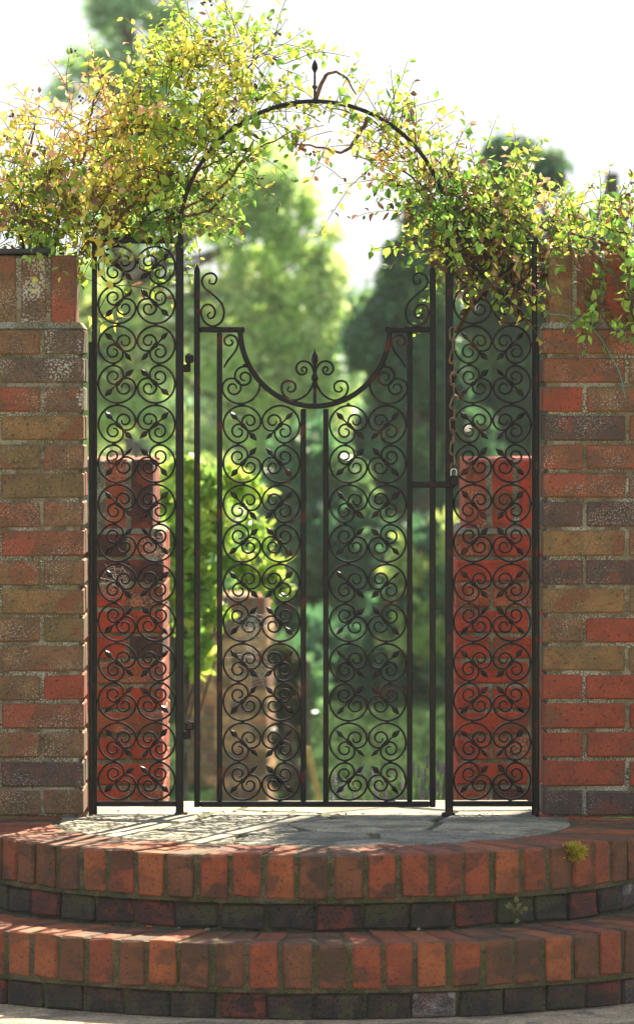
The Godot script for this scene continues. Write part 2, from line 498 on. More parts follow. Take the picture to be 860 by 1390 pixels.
func ring_bricks(parent: Node, c: Vector3, r: float, y: float, size: Vector3, pitch: float, from: float, to: float, pick: Callable) -> void:
	# size: width along the ring, height, depth towards its middle; y is the top
	var count := roundi((to - from) * r / pitch)
	for i in count:
		var a := lerpf(from, to, (i + 0.5) / count) + rng.randfn(0, 0.0016)
		var d := Vector3(sin(a), 0, cos(a))
		var b := Basis(Vector3.UP, a + rng.randfn(0, 0.008)) * Basis(Vector3.BACK, rng.randfn(0, 0.008))
		var at := c + d * (r - size.z / 2 + rng.randfn(0, 0.0022)) + Vector3(0, y - size.y / 2 + rng.randfn(0, 0.0015), 0)
		put("brick", step_brick(size, rng.randi() % 6), pick.call(i), parent, Transform3D(b, at))

func step_brick(size: Vector3, k: int) -> ArrayMesh:
	var key := "step %.3f %.3f %d" % [size.x, size.y, k]
	if not brick_store.has(key):
		var m := MB.new()
		cbox(m, Transform3D(), size, 0.0034, 0.0022)
		brick_store[key] = m.mesh()
	return brick_store[key]

func steps() -> void:
	var c := Vector3(0, 0, 0.18)
	var half := deg_to_rad(97)
	var face := func(i): return M[["step_orange", "step_red", "step_orange", "step_brown", "step_red", "step_brown"][rng.randi() % 6]]
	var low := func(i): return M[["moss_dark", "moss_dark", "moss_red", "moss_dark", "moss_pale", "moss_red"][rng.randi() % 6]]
	var top := Node3D.new()
	top.name = "brick_step"
	add_child(top)
	tag(top, "upper curved brick step edged with bricks on edge in front of the gate", "step", "", "structure")
	ring_bricks(top, c, 0.87, 0.0, Vector3(0.0655, 0.103, 0.215), 0.079, -half, half, face)
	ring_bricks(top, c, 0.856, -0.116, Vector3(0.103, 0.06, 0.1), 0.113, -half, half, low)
	var m := MB.new()
	sector(m, 0.64, 0.8645, -0.113, -0.0035, c, -half, half, 64)
	sector(m, 0.64, 0.847, -0.4, -0.1135, c, -half, half, 64)
	put("mortar", m.mesh(), M.step_mortar, top)
	var bot := Node3D.new()
	bot.name = "brick_step_001"
	add_child(bot)
	tag(bot, "lower curved brick step, its tread a ring of bricks on edge", "step", "", "structure")
	var lh := deg_to_rad(93)
	ring_bricks(bot, c, 1.11, -0.1775, Vector3(0.0655, 0.103, 0.215), 0.0785, -lh, lh, face)
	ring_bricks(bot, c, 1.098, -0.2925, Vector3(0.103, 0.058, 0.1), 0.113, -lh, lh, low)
	m = MB.new()
	sector(m, 0.8, 1.1045, -0.29, -0.181, c, -lh, lh, 64)
	sector(m, 0.8, 1.089, -0.5, -0.2905, c, -lh, lh, 64)
	put("mortar", m.mesh(), M.step_mortar, bot)
	# crazy paving on the landing
	var pav := Node3D.new()
	pav.name = "pavement"
	add_child(pav)
	tag(pav, "grey crazy paving of the landing under the gate", "paving", "", "structure")
	var edge := PackedVector2Array()
	for i in 49:
		var a := lerpf(deg_to_rad(-90), deg_to_rad(90), i / 48.0)
		edge.append(Vector2(sin(a) * 0.65, 0.18 + cos(a) * 0.65))
	for q in [Vector2(0.65, 0.062), Vector2(0.572, 0.062), Vector2(0.572, -0.42), Vector2(-0.58, -0.42), Vector2(-0.58, 0.062), Vector2(-0.65, 0.062)]:
		edge.append(q)
	var seeds := []
	for q in [[-0.46, 0.02], [-0.13, 0.06], [0.2, 0.0], [0.45, 0.1], [-0.5, 0.3], [-0.2, 0.36], [0.13, 0.27], [0.47, 0.36], [-0.33, 0.6], [0.0, 0.62], [0.32, 0.6], [0.08, 0.78], [-0.35, -0.25], [0.02, -0.22], [0.38, -0.26]]:
		seeds.append(Vector2(q[0] + rng.randfn(0, 0.02), q[1] + rng.randfn(0, 0.02)))
	for i in seeds.size():
		var cell := [edge]
		for k in seeds.size():
			if k == i:
				continue
			var mid: Vector2 = (seeds[i] + seeds[k]) / 2.0
			var d: Vector2 = (seeds[k] - seeds[i]).normalized().rotated(rng.randfn(0, 0.05))
			var e := Vector2(-d.y, d.x)
			var halfplane := PackedVector2Array([mid - e * 3, mid + e * 3, mid + e * 3 - d * 6, mid - e * 3 - d * 6])
			var next := []
			for poly in cell:
				next.append_array(Geometry2D.intersect_polygons(poly, halfplane))
			cell = next
		for poly in cell:
			for inner in Geometry2D.offset_polygon(poly, -0.0105, Geometry2D.JOIN_MITER):
				if inner.size() > 2:
					slab(pav, inner, rng.randfn(-0.001, 0.0012))
	m = MB.new()
	cbox(m, Transform3D(Basis(), Vector3(-0.004, -0.205, -0.18)), Vector3(1.158, 0.4, 0.49), 0.003)
	put("mortar", m.mesh(), M.step_mortar, pav)
	m = MB.new()
	sector(m, 0.0, 0.655, -0.4, -0.0055, c, -half, half, 48)
	put("mortar", m.mesh(), M.step_mortar, pav)

func slab(parent: Node, poly: PackedVector2Array, y: float) -> void:
	var m := MB.new()
	var ring := Geometry2D.offset_polygon(poly, -0.004)
	if ring.is_empty():
		return
	var inner: PackedVector2Array = ring[0]
	for t in [[inner, y, 0.0]]:
		var idx := Geometry2D.triangulate_polygon(inner)
		for i in range(0, idx.size(), 3):
			var a := Vector3(inner[idx[i]].x, y, inner[idx[i]].y)
			var b := Vector3(inner[idx[i + 1]].x, y, inner[idx[i + 1]].y)
			var d := Vector3(inner[idx[i + 2]].x, y, inner[idx[i + 2]].y)
			m.out(a, b, d, Vector3((a.x + b.x + d.x) / 3, y - 1.0, (a.z + b.z + d.z) / 3))
	for i in inner.size():
		var a2 := inner[i]
		var b2 := inner[(i + 1) % inner.size()]
		var o := (b2 - a2).orthogonal().normalized() * 0.004
		if Geometry2D.is_point_in_polygon((a2 + b2) / 2 + o * 0.2, inner):
			o = -o
		var mid2 := (a2 + b2) / 2 - o * 20.0
		var mid := Vector3(mid2.x, y - 0.05, mid2.y)
		var p := [Vector3(a2.x, y, a2.y), Vector3(b2.x, y, b2.y), Vector3(b2.x + o.x, y - 0.004, b2.y + o.y), Vector3(a2.x + o.x, y - 0.004, a2.y + o.y)]
		m.out(p[0], p[1], p[2], mid); m.out(p[0], p[2], p[3], mid)
		var w := Vector3(0, 0.03, 0)
		m.out(p[2], p[3], p[3] - w, mid); m.out(p[2], p[3] - w, p[2] - w, mid)
	put("slab", m.mesh(), M.slab if rng.randf() < 0.6 else M.slab_warm, parent)

# ---------------------------------------------------------------- ironwork
func turns(p: Vector2, dir: Vector2, legs: Array) -> PackedVector2Array:   # walk along arcs: [degrees (clockwise positive), radius at start, radius at end]
	var out := PackedVector2Array([p])
	for g in legs:
		var k := maxi(2, ceili(absf(g[0]) / 9.0))
		for i in k:
			var r := lerpf(g[1], g[2], (i + 0.5) / k)
			var a := deg_to_rad(g[0]) / k
			var d := dir.rotated(-a / 2.0)
			out.append(out[-1] + d * 2.0 * r * sin(absf(a) / 2.0))
			dir = dir.rotated(-a)
	return out

func scroll_path(u: float) -> PackedVector2Array:                     # a C scroll, open towards lower right
	var h := turns(Vector2(-0.7071, 0.7071), Vector2(0.7071, 0.7071), [[104, 1.0, 1.0], [60, 0.62, 0.5], [140, 0.5, 0.47], [400, 0.4, 0.13]])
	var out := PackedVector2Array()
	for i in range(h.size() - 1, 0, -1):
		out.append(Vector2(-h[i].y, -h[i].x) * u)
	for q in h:
		out.append(q * u)
	return out

var scroll_mesh: ArrayMesh
var plain_scroll_mesh: ArrayMesh
var bud_mesh: ArrayMesh
const CELL := 0.0505

func make_scroll_meshes() -> void:
	var u := CELL - 0.0017
	for k in 2:
		var m := MB.new()
		flat(Transform2D(0.0, Vector2(0.029, -0.029) * u) * scroll_path(u), 0.0026, 0.0042, m, 0.0, 0.0012, 0.35)
		if k == 0:
			var a := Vector2(-0.32, 0.32) * u
			var b := Vector2(0.52, -0.52) * u
			flat(PackedVector2Array([a, (a + b) / 2, b]), 0.0021, 0.0024, m, 0.0015)
			cbox(m, Transform3D(Basis(Vector3.BACK, PI / 4), Vector3(0.05 * u, -0.05 * u, 0.0)), Vector3(0.012, 0.0125, 0.0125), 0.003)
		for q in [Vector2(0.0496, 0.0075), Vector2(-0.0075, -0.0502), Vector2(0.0014, 0.0502)]:      # the collars that tie it to its neighbours
			cbox(m, Transform3D(Basis(), Vector3(q.x, q.y, 0)), Vector3(0.0095, 0.0075, 0.0105), 0.0025)
		if k == 0: scroll_mesh = m.mesh()
		else: plain_scroll_mesh = m.mesh()
	var bm := MB.new()                                                # a pointed bud, along +y, its base at the origin
	var prof := [[0.0, 0.0018], [0.0035, 0.0038], [0.0105, 0.0074], [0.0165, 0.0064], [0.0235, 0.0027], [0.0285, 0.0002]]
	for i in prof.size() - 1:
		for s in 6:
			var p := []
			for q in [[i, s], [i, s + 1], [i + 1, s + 1], [i + 1, s]]:
				var an: float = TAU * q[1] / 6.0
				p.append(Vector3(cos(an) * prof[q[0]][1], prof[q[0]][0], sin(an) * prof[q[0]][1] * 0.55))
			var mid := Vector3(0, (prof[i][0] + prof[i + 1][0]) / 2, 0)
			bm.out(p[0], p[1], p[2], mid); bm.out(p[0], p[2], p[3], mid)
	bud_mesh = bm.mesh()

func scroll(parent: Node, c: Vector2, open: Vector2, buds := true) -> void:   # open: (±1, ±1), the side on which the C is open
	var b := Basis(Vector3(open.x, 0, 0), Vector3(0, -open.y, 0), Vector3(0, 0, 1))
	b = Basis(Vector3.BACK, rng.randfn(0, 0.035)) * b
	var at := Transform3D(b, Vector3(c.x, c.y, rng.randfn(0, 0.0007)))
	if b.determinant() < 0.0:                                         # turned round about the diagonal instead of mirrored
		b = b * Basis(Vector3(0, -1, 0), Vector3(-1, 0, 0), Vector3(0, 0, 1))
		at.basis = b
	var s := put("scroll", scroll_mesh if buds else plain_scroll_mesh, M.iron, parent, at)
	if buds:
		var u := CELL - 0.0026
		var bx := Basis(Vector3.BACK, PI / 4)
		put("leaf", bud_mesh, M.iron, s, Transform3D(Basis(Vector3.BACK, PI / 4 + rng.randfn(0, 0.06)) * Basis(Vector3.UP, rng.randfn(0.1, 0.3)), Vector3(-0.24 * u, 0.24 * u, 0.002)))
		put("leaf", bud_mesh, M.iron, s, Transform3D(Basis(Vector3.BACK, PI / 4 + PI + rng.randfn(0, 0.06)) * Basis(Vector3.UP, rng.randfn(0.1, 0.3)), Vector3(0.42 * u, -0.42 * u, 0.002)))

func scroll_field(parent: Node, x0: float, x1: float, y_top: float, rows: int, pitch: float) -> void:
	var cw := (x1 - x0) / 2.0
	for r in rows:
		for k in 2:
			scroll(parent, Vector2(x0 + cw * (k + 0.5), y_top - pitch * (r + 0.5)), Vector2(1 if k == 0 else -1, -1 if r % 2 == 0 else 1))

func bar(parent: Node, called: String, a: Vector2, b: Vector2, w: float, d: float, z := 0.0) -> MeshInstance3D:
	var m := MB.new()
	var along := b - a
	cbox(m, Transform3D(Basis(Vector3.BACK, along.angle()), Vector3((a.x + b.x) / 2, (a.y + b.y) / 2, z)), Vector3(along.length(), w, d), 0.0022)
	return put(called, m.mesh(), M.iron, parent)

func curve(parent: Node, called: String, pts: PackedVector2Array, w := 0.0028, d := 0.0045, z := 0.0) -> MeshInstance3D:
	var m := MB.new()
	flat(pts, w, d, m, z, -1.0, 0.3)
	return put(called, m.mesh(), M.iron, parent)

func smooth(pts: Array) -> PackedVector2Array:
	var c := Curve2D.new()
	for i in pts.size():
		var t: Vector2 = (pts[mini(i + 1, pts.size() - 1)] - pts[maxi(i - 1, 0)]) / 6.0
		c.add_point(pts[i], -t, t)
	c.bake_interval = 0.0025
	return c.get_baked_points()

func photo(list: Array) -> PackedVector2Array:                        # points measured on the photograph, in the gate's plane
	var out := []
	for q in list:
		out.append(Vector2(gx(q[0]), gy(q[1])))
	return smooth(out)

func mirrored(list: Array) -> Array:
	return list.map(func(q): return [854.0 - q[0], q[1]])

func ironwork() -> void:
	make_scroll_meshes()
	# --- the hoop over the gate with the two posts it grows from
	var arch := thing("garden_arch", "rusty black iron hoop over the gate on two posts, overgrown with climbers", "arch")
	bar(arch, "post", Vector2(gx(244), -0.004), Vector2(gx(244), gy(320)), 0.0205, 0.0205)
	bar(arch, "post", Vector2(gx(609), -0.004), Vector2(gx(609), gy(320)), 0.0205, 0.0205)
	var pts := PackedVector2Array()
	for i in 65:
		var a := PI - PI * i / 64.0
		pts.append(Vector2(gx(426.5) + cos(a) * 0.3422, gy(320) + sin(a) * 0.3422))
	var m := MB.new()
	flat(pts, 0.0052, 0.007, m, 0.0, 0.0018)
	put("hoop", m.mesh(), M.iron, arch)
	for px in [246, 608]:
		m = MB.new()
		cbox(m, Transform3D(Basis(), Vector3(gx(px), -0.001, 0.003)), Vector3(0.034, 0.013, 0.034), 0.003)
		put("foot", m.mesh(), M.iron, arch)
	m = MB.new()
	lathe(m, Vector3(gx(427), gy(137), 0), [[0.0, -0.002], [0.0035, -0.002], [0.0032, 0.03], [0.007, 0.033], [0.007, 0.038], [0.003, 0.042], [0.0026, 0.072], [0.0082, 0.083], [0.0068, 0.093], [0.001, 0.105]])
	put("finial", m.mesh(), M.iron, arch)
	# --- screens left and right
	for side in 2:
		var s := thing("iron_screen", ["fixed scrollwork iron screen between the left wall and the gate, red pillar behind it", "fixed scrollwork iron screen beside the right wall, its top buried in climber"][side], "iron screen", Vector3.ZERO, 0.0, "iron scroll screens flanking the gate")
		var flip := func(px): return px if side == 0 else 853.0 - px
		var xo: float = gx(flip.call(128.5))
		bar(s, "upright", Vector2(xo, -0.002), Vector2(xo, gy(326)), 0.0135, 0.016)
		var xs: float = gx(flip.call(124.5)) if side == 0 else gx(flip.call(125.5))
		bar(s, "wall_strip", Vector2(xs, -0.003), Vector2(xs, gy(464)), 0.0125, 0.0135, 0.0155)
		bar(s, "rail", Vector2(gx(flip.call(124)), gy(326.5)), Vector2(gx(flip.call(239)), gy(326.5)), 0.016, 0.015)
		bar(s, "rail", Vector2(gx(flip.call(132)), gy(1091)), Vector2(gx(flip.call(239)), gy(1091)), 0.0135, 0.015)
		var xa: float = gx(flip.call(132.5))
		var xb: float = gx(flip.call(238.8))
		scroll_field(s, minf(xa, xb), maxf(xa, xb), gy(333.0), 14, (gy(333.0) - gy(1087.0)) / 14.0)
		var br := [[186, 321], [196, 297], [215, 285], [232, 290], [237, 303], [231, 313], [221, 313], [216, 306], [220, 300]]
		if side == 1: br = br.map(func(q): return [853.0 - q[0], q[1]])
		curve(s, "bracket_scroll", photo(br))
		m = MB.new()
		cbox(m, Transform3D(Basis(Vector3.BACK, PI / 4), Vector3(gx(flip.call(224)), gy(319), 0)), Vector3(0.012, 0.012, 0.012), 0.003)
		put("bracket_knot", m.mesh(), M.iron, s)
	# --- the gate
	var g := thing("iron_gate", "closed black wrought iron gate of scrollwork with a dipped top rail and central finial", "gate")
	m = MB.new()
	var gp := [[gx(267.5), gy(366), gy(1095.5)], [gx(586.5), gy(366), gy(1095.5)]]
	for q in gp:
		m = MB.new()
		var w := 0.0076
		cbox(m, Transform3D(Basis(), Vector3(q[0], (q[1] + q[2]) / 2, 0)), Vector3(2 * w, q[1] - q[2], 2 * w), 0.002)
		var tip := Vector3(q[0], q[1] + 0.016, 0)
		var c4 := [Vector3(q[0] - w, q[1] - 0.001, -w), Vector3(q[0] + w, q[1] - 0.001, -w), Vector3(q[0] + w, q[1] - 0.001, w), Vector3(q[0] - w, q[1] - 0.001, w)]
		for i in 4:
			m.out(c4[i], c4[(i + 1) % 4], tip, Vector3(q[0], q[1] - 0.01, 0))
		put("stile", m.mesh(), M.iron, g)
	bar(g, "rail", Vector2(gx(271.6), gy(447.5)), Vector2(gx(332), gy(447.5)), 0.0145, 0.014)
	bar(g, "rail", Vector2(gx(522), gy(447.5)), Vector2(gx(582.4), gy(447.5)), 0.0145, 0.014)
	bar(g, "rail", Vector2(gx(271.6), gy(1091.5)), Vector2(gx(582.4), gy(1091.5)), 0.0145, 0.014)
	pts = PackedVector2Array()
	for i in 41:
		var a := PI + PI * (i / 40.0)
		pts.append(Vector2(gx(427) + cos(a) * 0.1895, gy(447) + sin(a) * 0.1955))
	m = MB.new()
	flat(pts, 0.0068, 0.0075, m, 0.0, 0.002)
	put("dipped_rail", m.mesh(), M.iron, g)
	for px in [298.0, 555.5]:
		bar(g, "bar", Vector2(gx(px), gy(451.5)), Vector2(gx(px), gy(1088)), 0.0138, 0.0125)
	for px in [411.5, 442.0]:
		bar(g, "bar", Vector2(gx(px), gy(555)), Vector2(gx(px), gy(1088)), 0.0138, 0.0125)
	var pitch := (gy(549) - gy(1087.5)) / 10.0
	scroll_field(g, gx(302), gx(407.5), gy(549), 10, pitch)
	scroll_field(g, gx(446), gx(551.5), gy(549), 10, pitch)
	scroll(g, Vector2(gx(327), gy(522.5)), Vector2(-1, 1), false)
	scroll(g, Vector2(gx(527), gy(522.5)), Vector2(1, 1), false)
	var tail := [[304, 499], [309, 490], [319, 477], [323, 466], [319, 457], [311, 455], [305, 460], [306, 467], [312, 469], [316, 465], [313, 461]]
	curve(g, "tail_scroll", photo(tail)); curve(g, "tail_scroll", photo(mirrored(tail)))
	var ess := [[283, 425], [288, 422], [290, 429], [283, 434], [275, 429], [274, 418], [283, 410], [293, 418], [291, 430], [283, 440], [296, 442], [303, 433], [304, 420], [298, 408], [284, 396], [275, 387], [274, 376], [282, 370], [292, 374], [293, 383], [286, 387], [283, 382], [286, 379]]
	ess = [[284, 426], [288, 422], [291, 427], [287, 434], [279, 433], [274, 424], [279, 413], [288, 412], [293, 420], [290, 433], [280, 441], [293, 444], [303, 434], [304, 418], [294, 403], [280, 392], [274, 381], [279, 372], [289, 371], [293, 379], [288, 386], [283, 382], [285, 378]]
	# the S at either shoulder: two volutes against the stile joined by a belly
	ess = [[285, 428], [283, 424], [287, 421], [291, 425], [289, 431], [282, 434], [276, 428]]
	var es := [[286, 424], [282, 427], [284, 432], [290, 430], [292, 422], [286, 414], [277, 415], [273, 424], [277, 436], [288, 443], [300, 437], [304, 424], [300, 411], [289, 400], [278, 391], [274, 381], [279, 373], [288, 371], [294, 377], [291, 385], [284, 384], [285, 379]]
	curve(g, "shoulder_scroll", photo(es)); curve(g, "shoulder_scroll", photo(mirrored(es)))
	m = MB.new()
	lathe(m, Vector3(gx(427), gy(551), 0), [[0.0, -0.003], [0.005, -0.003], [0.0045, 0.062], [0.008, 0.066], [0.0095, 0.072], [0.008, 0.078], [0.0045, 0.084], [0.004, 0.104], [0.0095, 0.117], [0.0085, 0.128], [0.002, 0.138], [0.0005, 0.146]])
	put("finial", m.mesh(), M.iron, g)
	var cr := [[412, 501], [409, 497], [404, 500], [404, 506], [410, 508], [415, 503], [416, 495], [411, 490], [404, 491], [400, 498], [402, 507]]
	cr = [[411, 500], [407, 500], [407, 505], [412, 506], [415, 500], [412, 494], [405, 494], [401, 500], [403, 508]]
	var crown := [[410, 501], [407, 503], [409, 507], [414, 506], [415, 499], [410, 495], [404, 498], [402, 505]]
	var vol := [[412, 505], [409, 501], [412, 498], [416, 501], [414, 507], [407, 508], [402, 502], [404, 494], [412, 490], [421, 494], [426, 506], [425, 519], [419, 532], [408, 541], [397, 543], [386, 537], [382, 527], [385, 519], [393, 517], [400, 521], [400, 529], [394, 532], [390, 529], [393, 525]]
	curve(g, "crest_scroll", photo(vol)); curve(g, "crest_scroll", photo(mirrored(vol)))
	# hinges, latch bar
	for py in [492.0, 990.0]:
		var hinge := thing_part(g, "hinge")
		m = MB.new()
		cbox(m, Transform3D(Basis(), Vector3(gx(253), gy(py + 8), 0)), Vector3(0.022, 0.02, 0.017), 0.003)
		cbox(m, Transform3D(Basis(), Vector3(gx(257), gy(py - 5), 0.001)), Vector3(0.022, 0.021, 0.02), 0.003)
		hinge.mesh = m.mesh()
		m = MB.new()
		lathe(m, Vector3(gx(256), gy(py), 0.002), [[0.0, -0.012], [0.0055, -0.012], [0.0055, 0.019], [0.004, 0.023], [0.0, 0.024]], 8)
		put("pin", m.mesh(), M.iron, hinge)
	var latch := bar(g, "latch_bar", Vector2(gx(559), gy(657.5)), Vector2(gx(617), gy(657.5)), 0.016, 0.009, 0.0135)
	for px in [566.0, 576.0]:
		m = MB.new()
		lathe(m, Vector3.ZERO, [[0.0, 0.006], [0.004, 0.005], [0.005, 0.0], [0.0, 0.0]], 8)
		put("rivet", m.mesh(), M.iron, latch, Transform3D(Basis(Vector3.RIGHT, PI / 2), Vector3(gx(px), gy(657.5), 0.0178)))
	# the chain that hangs beside the gate, and the padlock on it
	var chain := thing("chain", "rusty chain hanging down the post right of the gate", "chain", Vector3(gx(614.5), gy(447), 0.0215))
	var link := MB.new()
	var loop := []
	for i in 21:
		var a := TAU * i / 20.0
		loop.append(Vector3(cos(a) * 0.008, sin(a) * 0.008 + (0.0095 if sin(a) >= 0 else -0.0095), 0))
	var lr := []
	lr.resize(21); lr.fill(0.0025)
	tube(link, loop, lr, 6)
	var lm := link.mesh()
	for i in 13:
		put("link", lm, M.rust_iron, chain, Transform3D(Basis(Vector3.UP, (0.35 if i % 2 == 0 else 1.75) + rng.randfn(0, 0.2)) * Basis(Vector3.BACK, rng.randfn(0, 0.1)), Vector3(rng.randfn(0, 0.0015), -0.012 - i * 0.0289, 0.0)))
	var lock := thing("padlock", "small worn padlock with a bright shackle on the end of the chain", "padlock", Vector3(gx(615), gy(652), 0.0215))
	m = MB.new()
	cbox(m, Transform3D(), Vector3(0.021, 0.026, 0.011), 0.003)
	put("body", m.mesh(), M.iron, lock)
	m = MB.new()
	var sh := []
	for i in 13:
		var a := PI * i / 12.0
		sh.append(Vector3(cos(a) * 0.0068, 0.022 + sin(a) * 0.008, 0))
	sh.push_front(Vector3(0.0068, 0.01, 0)); sh.push_back(Vector3(-0.0068, 0.01, 0))
	var sr := []
	sr.resize(15); sr.fill(0.0024)
	tube(m, sh, sr, 8)
	put("shackle", m.mesh(), M.steel, lock)

func thing_part(parent: Node, called: String) -> MeshInstance3D:
	return put(called, ArrayMesh.new(), M.iron, parent)

# ---------------------------------------------------------------- plants
var leaf_meshes := []

func make_leaf(widths: Array, fold: float, curl: float) -> ArrayMesh:  # a blade one long along +y, folded at its midrib
	var m := MB.new()
	var k := widths.size() - 1
	var row := func(i):
		var t := float(i) / k
		var z := curl * sin(t * PI) - curl * 1.6 * t * t
		return [Vector3(-widths[i], t, z + fold * widths[i]), Vector3(0, t, z), Vector3(widths[i], t, z + fold * widths[i])]
	for i in k:
		var a: Array = row.call(i)
		var b: Array = row.call(i + 1)
		for s in 2:
			m.tri(a[s], a[s + 1], b[s + 1]); m.tri(a[s], b[s + 1], b[s])
	return m.mesh()

func rand_dir() -> Vector3:
	var z := rng.randf_range(-1, 1)
	var a := rng.randf() * TAU
	return Vector3(cos(a) * sqrt(1 - z * z), z, sin(a) * sqrt(1 - z * z))

func leaf_at(p: Vector3, dir: Vector3, face: Vector3, size: float) -> Transform3D:
	var y := dir.normalized()
	var x := y.cross(face)
	x = x.normalized() if x.length() > 1e-4 else y.cross(Vector3(0.3, 0.5, 0.8)).normalized()
	return Transform3D(Basis(x * size, y * size, x.cross(y) * size), p)

func jittered(c: Color) -> Color:
	var k := rng.randf_range(0.7, 1.25)
	return Color(c.r * k * rng.randf_range(0.9, 1.1), c.g * k, c.b * k)

func climber(called: String, label: String, blobs: Array, twigs: int, colour: Callable, stems: Array, berries: int, span := [0.016, 0.037]) -> void:
	# blobs: [x, y, z, rx, ry, rz, weight], in metres
	var t := thing(called, label, "climbing plant")
	var total := 0.0
	for b in blobs:
		total += b[6]
	var wood := MB.new()
	var leaves := []
	var tips := []
	for i in twigs:
		var roll := rng.randf() * total
		var b: Array = blobs[0]
		for q in blobs:
			b = q
			roll -= q[6]
			if roll <= 0.0:
				break
		var d := rand_dir() * pow(rng.randf(), 0.42)
		var p := Vector3(b[0] + d.x * b[3], b[1] + d.y * b[4], b[2] + d.z * b[5])
		var way := (Vector3(d.x, d.y, d.z * 0.6) * 0.9 + Vector3(0, 0.35, 0) + rand_dir() * 0.75).normalized()
		var length := rng.randf_range(0.05, 0.17) * (1.25 if rng.randf() < 0.1 else 1.0)
		var steps := int(length / 0.013) + 2
		var pts := [p]
		var radii := [0.0015]
		var tone: Color = colour.call(p)
		var spin := rng.randf() * TAU
		for s in steps:
			way = (way + rand_dir() * 0.14 + Vector3(0, -0.035, 0)).normalized()
			p += way * 0.013
			pts.append(p); radii.append(lerpf(0.0015, 0.0007, float(s) / steps))
			if s > 0 and rng.randf() < 0.88:
				spin += 2.4
				var side := way.cross(Vector3(sin(spin), 0.3, cos(spin))).normalized()
				var ld := (side + way * 0.55 + Vector3(0, -0.15, 0)).normalized()
				var size := rng.randf_range(span[0], span[1]) * (1.0 - 0.3 * s / steps)
				var col: Color = tone if rng.randf() < 0.72 else colour.call(p)
				leaves.append([leaf_at(p + ld * 0.004, ld, (Vector3(0, 0.7, 0.35) + rand_dir() * 0.75).normalized(), size), jittered(col), p.z * 1.4 + size * 14.0 + rng.randf() * 0.2])
		tube(wood, pts, radii, 3)
		tips.append(p)
	for s in stems:
		var pts := []
		var radii := []
		var c := Curve3D.new()
		for i in s.size():
			var tg: Vector3 = (s[mini(i + 1, s.size() - 1)] - s[maxi(i - 1, 0)]) / 6.0
			c.add_point(s[i], -tg, tg)
		c.bake_interval = 0.02
		var bp := c.get_baked_points()
		for i in bp.size():
			pts.append(bp[i] + rand_dir() * 0.0025)
			radii.append(lerpf(0.006, 0.0017, float(i) / bp.size()))
		var m := MB.new()
		tube(m, pts, radii, 6)
		put("stem", m.mesh(), M.twig, t)
	tag(put("twigs", wood.mesh(), M.twig, t), "", "", "", "stuff")
	leaves.sort_custom(func(a, b): return a[2] > b[2])
	var where := [[], [], []]
	var cols := [[], [], []]
	for i in leaves.size():
		var k := rng.randi() % 3
		if i < 300:
			put("leaf", leaf_meshes[k], leaf_material(leaves[i][1]), t, leaves[i][0])
		else:
			where[k].append(leaves[i][0]); cols[k].append(leaves[i][1])
	for k in 3:
		tag(many("foliage" if k == 0 else "foliage_%03d" % k, leaf_meshes[k], M.leaf, t, where[k], cols[k]), "", "", "", "stuff")
	if berries:
		var bm := MB.new()
		for i in berries:
			var p: Vector3 = tips[rng.randi() % tips.size()]
			for k in 4:
				lathe(bm, p + rand_dir() * 0.007, [[0.0, -0.0034], [0.0027, -0.0018], [0.0034, 0.0005], [0.0022, 0.003], [0.0, 0.0038]], 6)
		tag(put("berries", bm.mesh(), M.berry, t), "", "", "", "stuff")

var leaf_mats := {}
func leaf_material(c: Color) -> StandardMaterial3D:                   # a few dozen tones for the leaves that are nodes of their own
	var q := Color(snappedf(c.r, 0.06) + 0.015, snappedf(c.g, 0.06) + 0.015, snappedf(c.b, 0.04) + 0.01)
	if not leaf_mats.has(q):
		var m := leafy(q.linear_to_srgb())
		m.vertex_color_use_as_albedo = false
		m.backlight = Color(q.r, q.g, q.b) / maxf(maxf(q.r, q.g), q.b)
		var d := maxf(maxf(q.r, q.g), q.b)
		m.backlight = q.linear_to_srgb()
		leaf_mats[q] = m
	return leaf_mats[q]

func blob(px: float, py: float, rx: float, ry: float, w: float, z := -0.06, rz := 0.1) -> Array:
	return [gx(px), gy(py), z, rx / PX, ry / PX, rz, w]

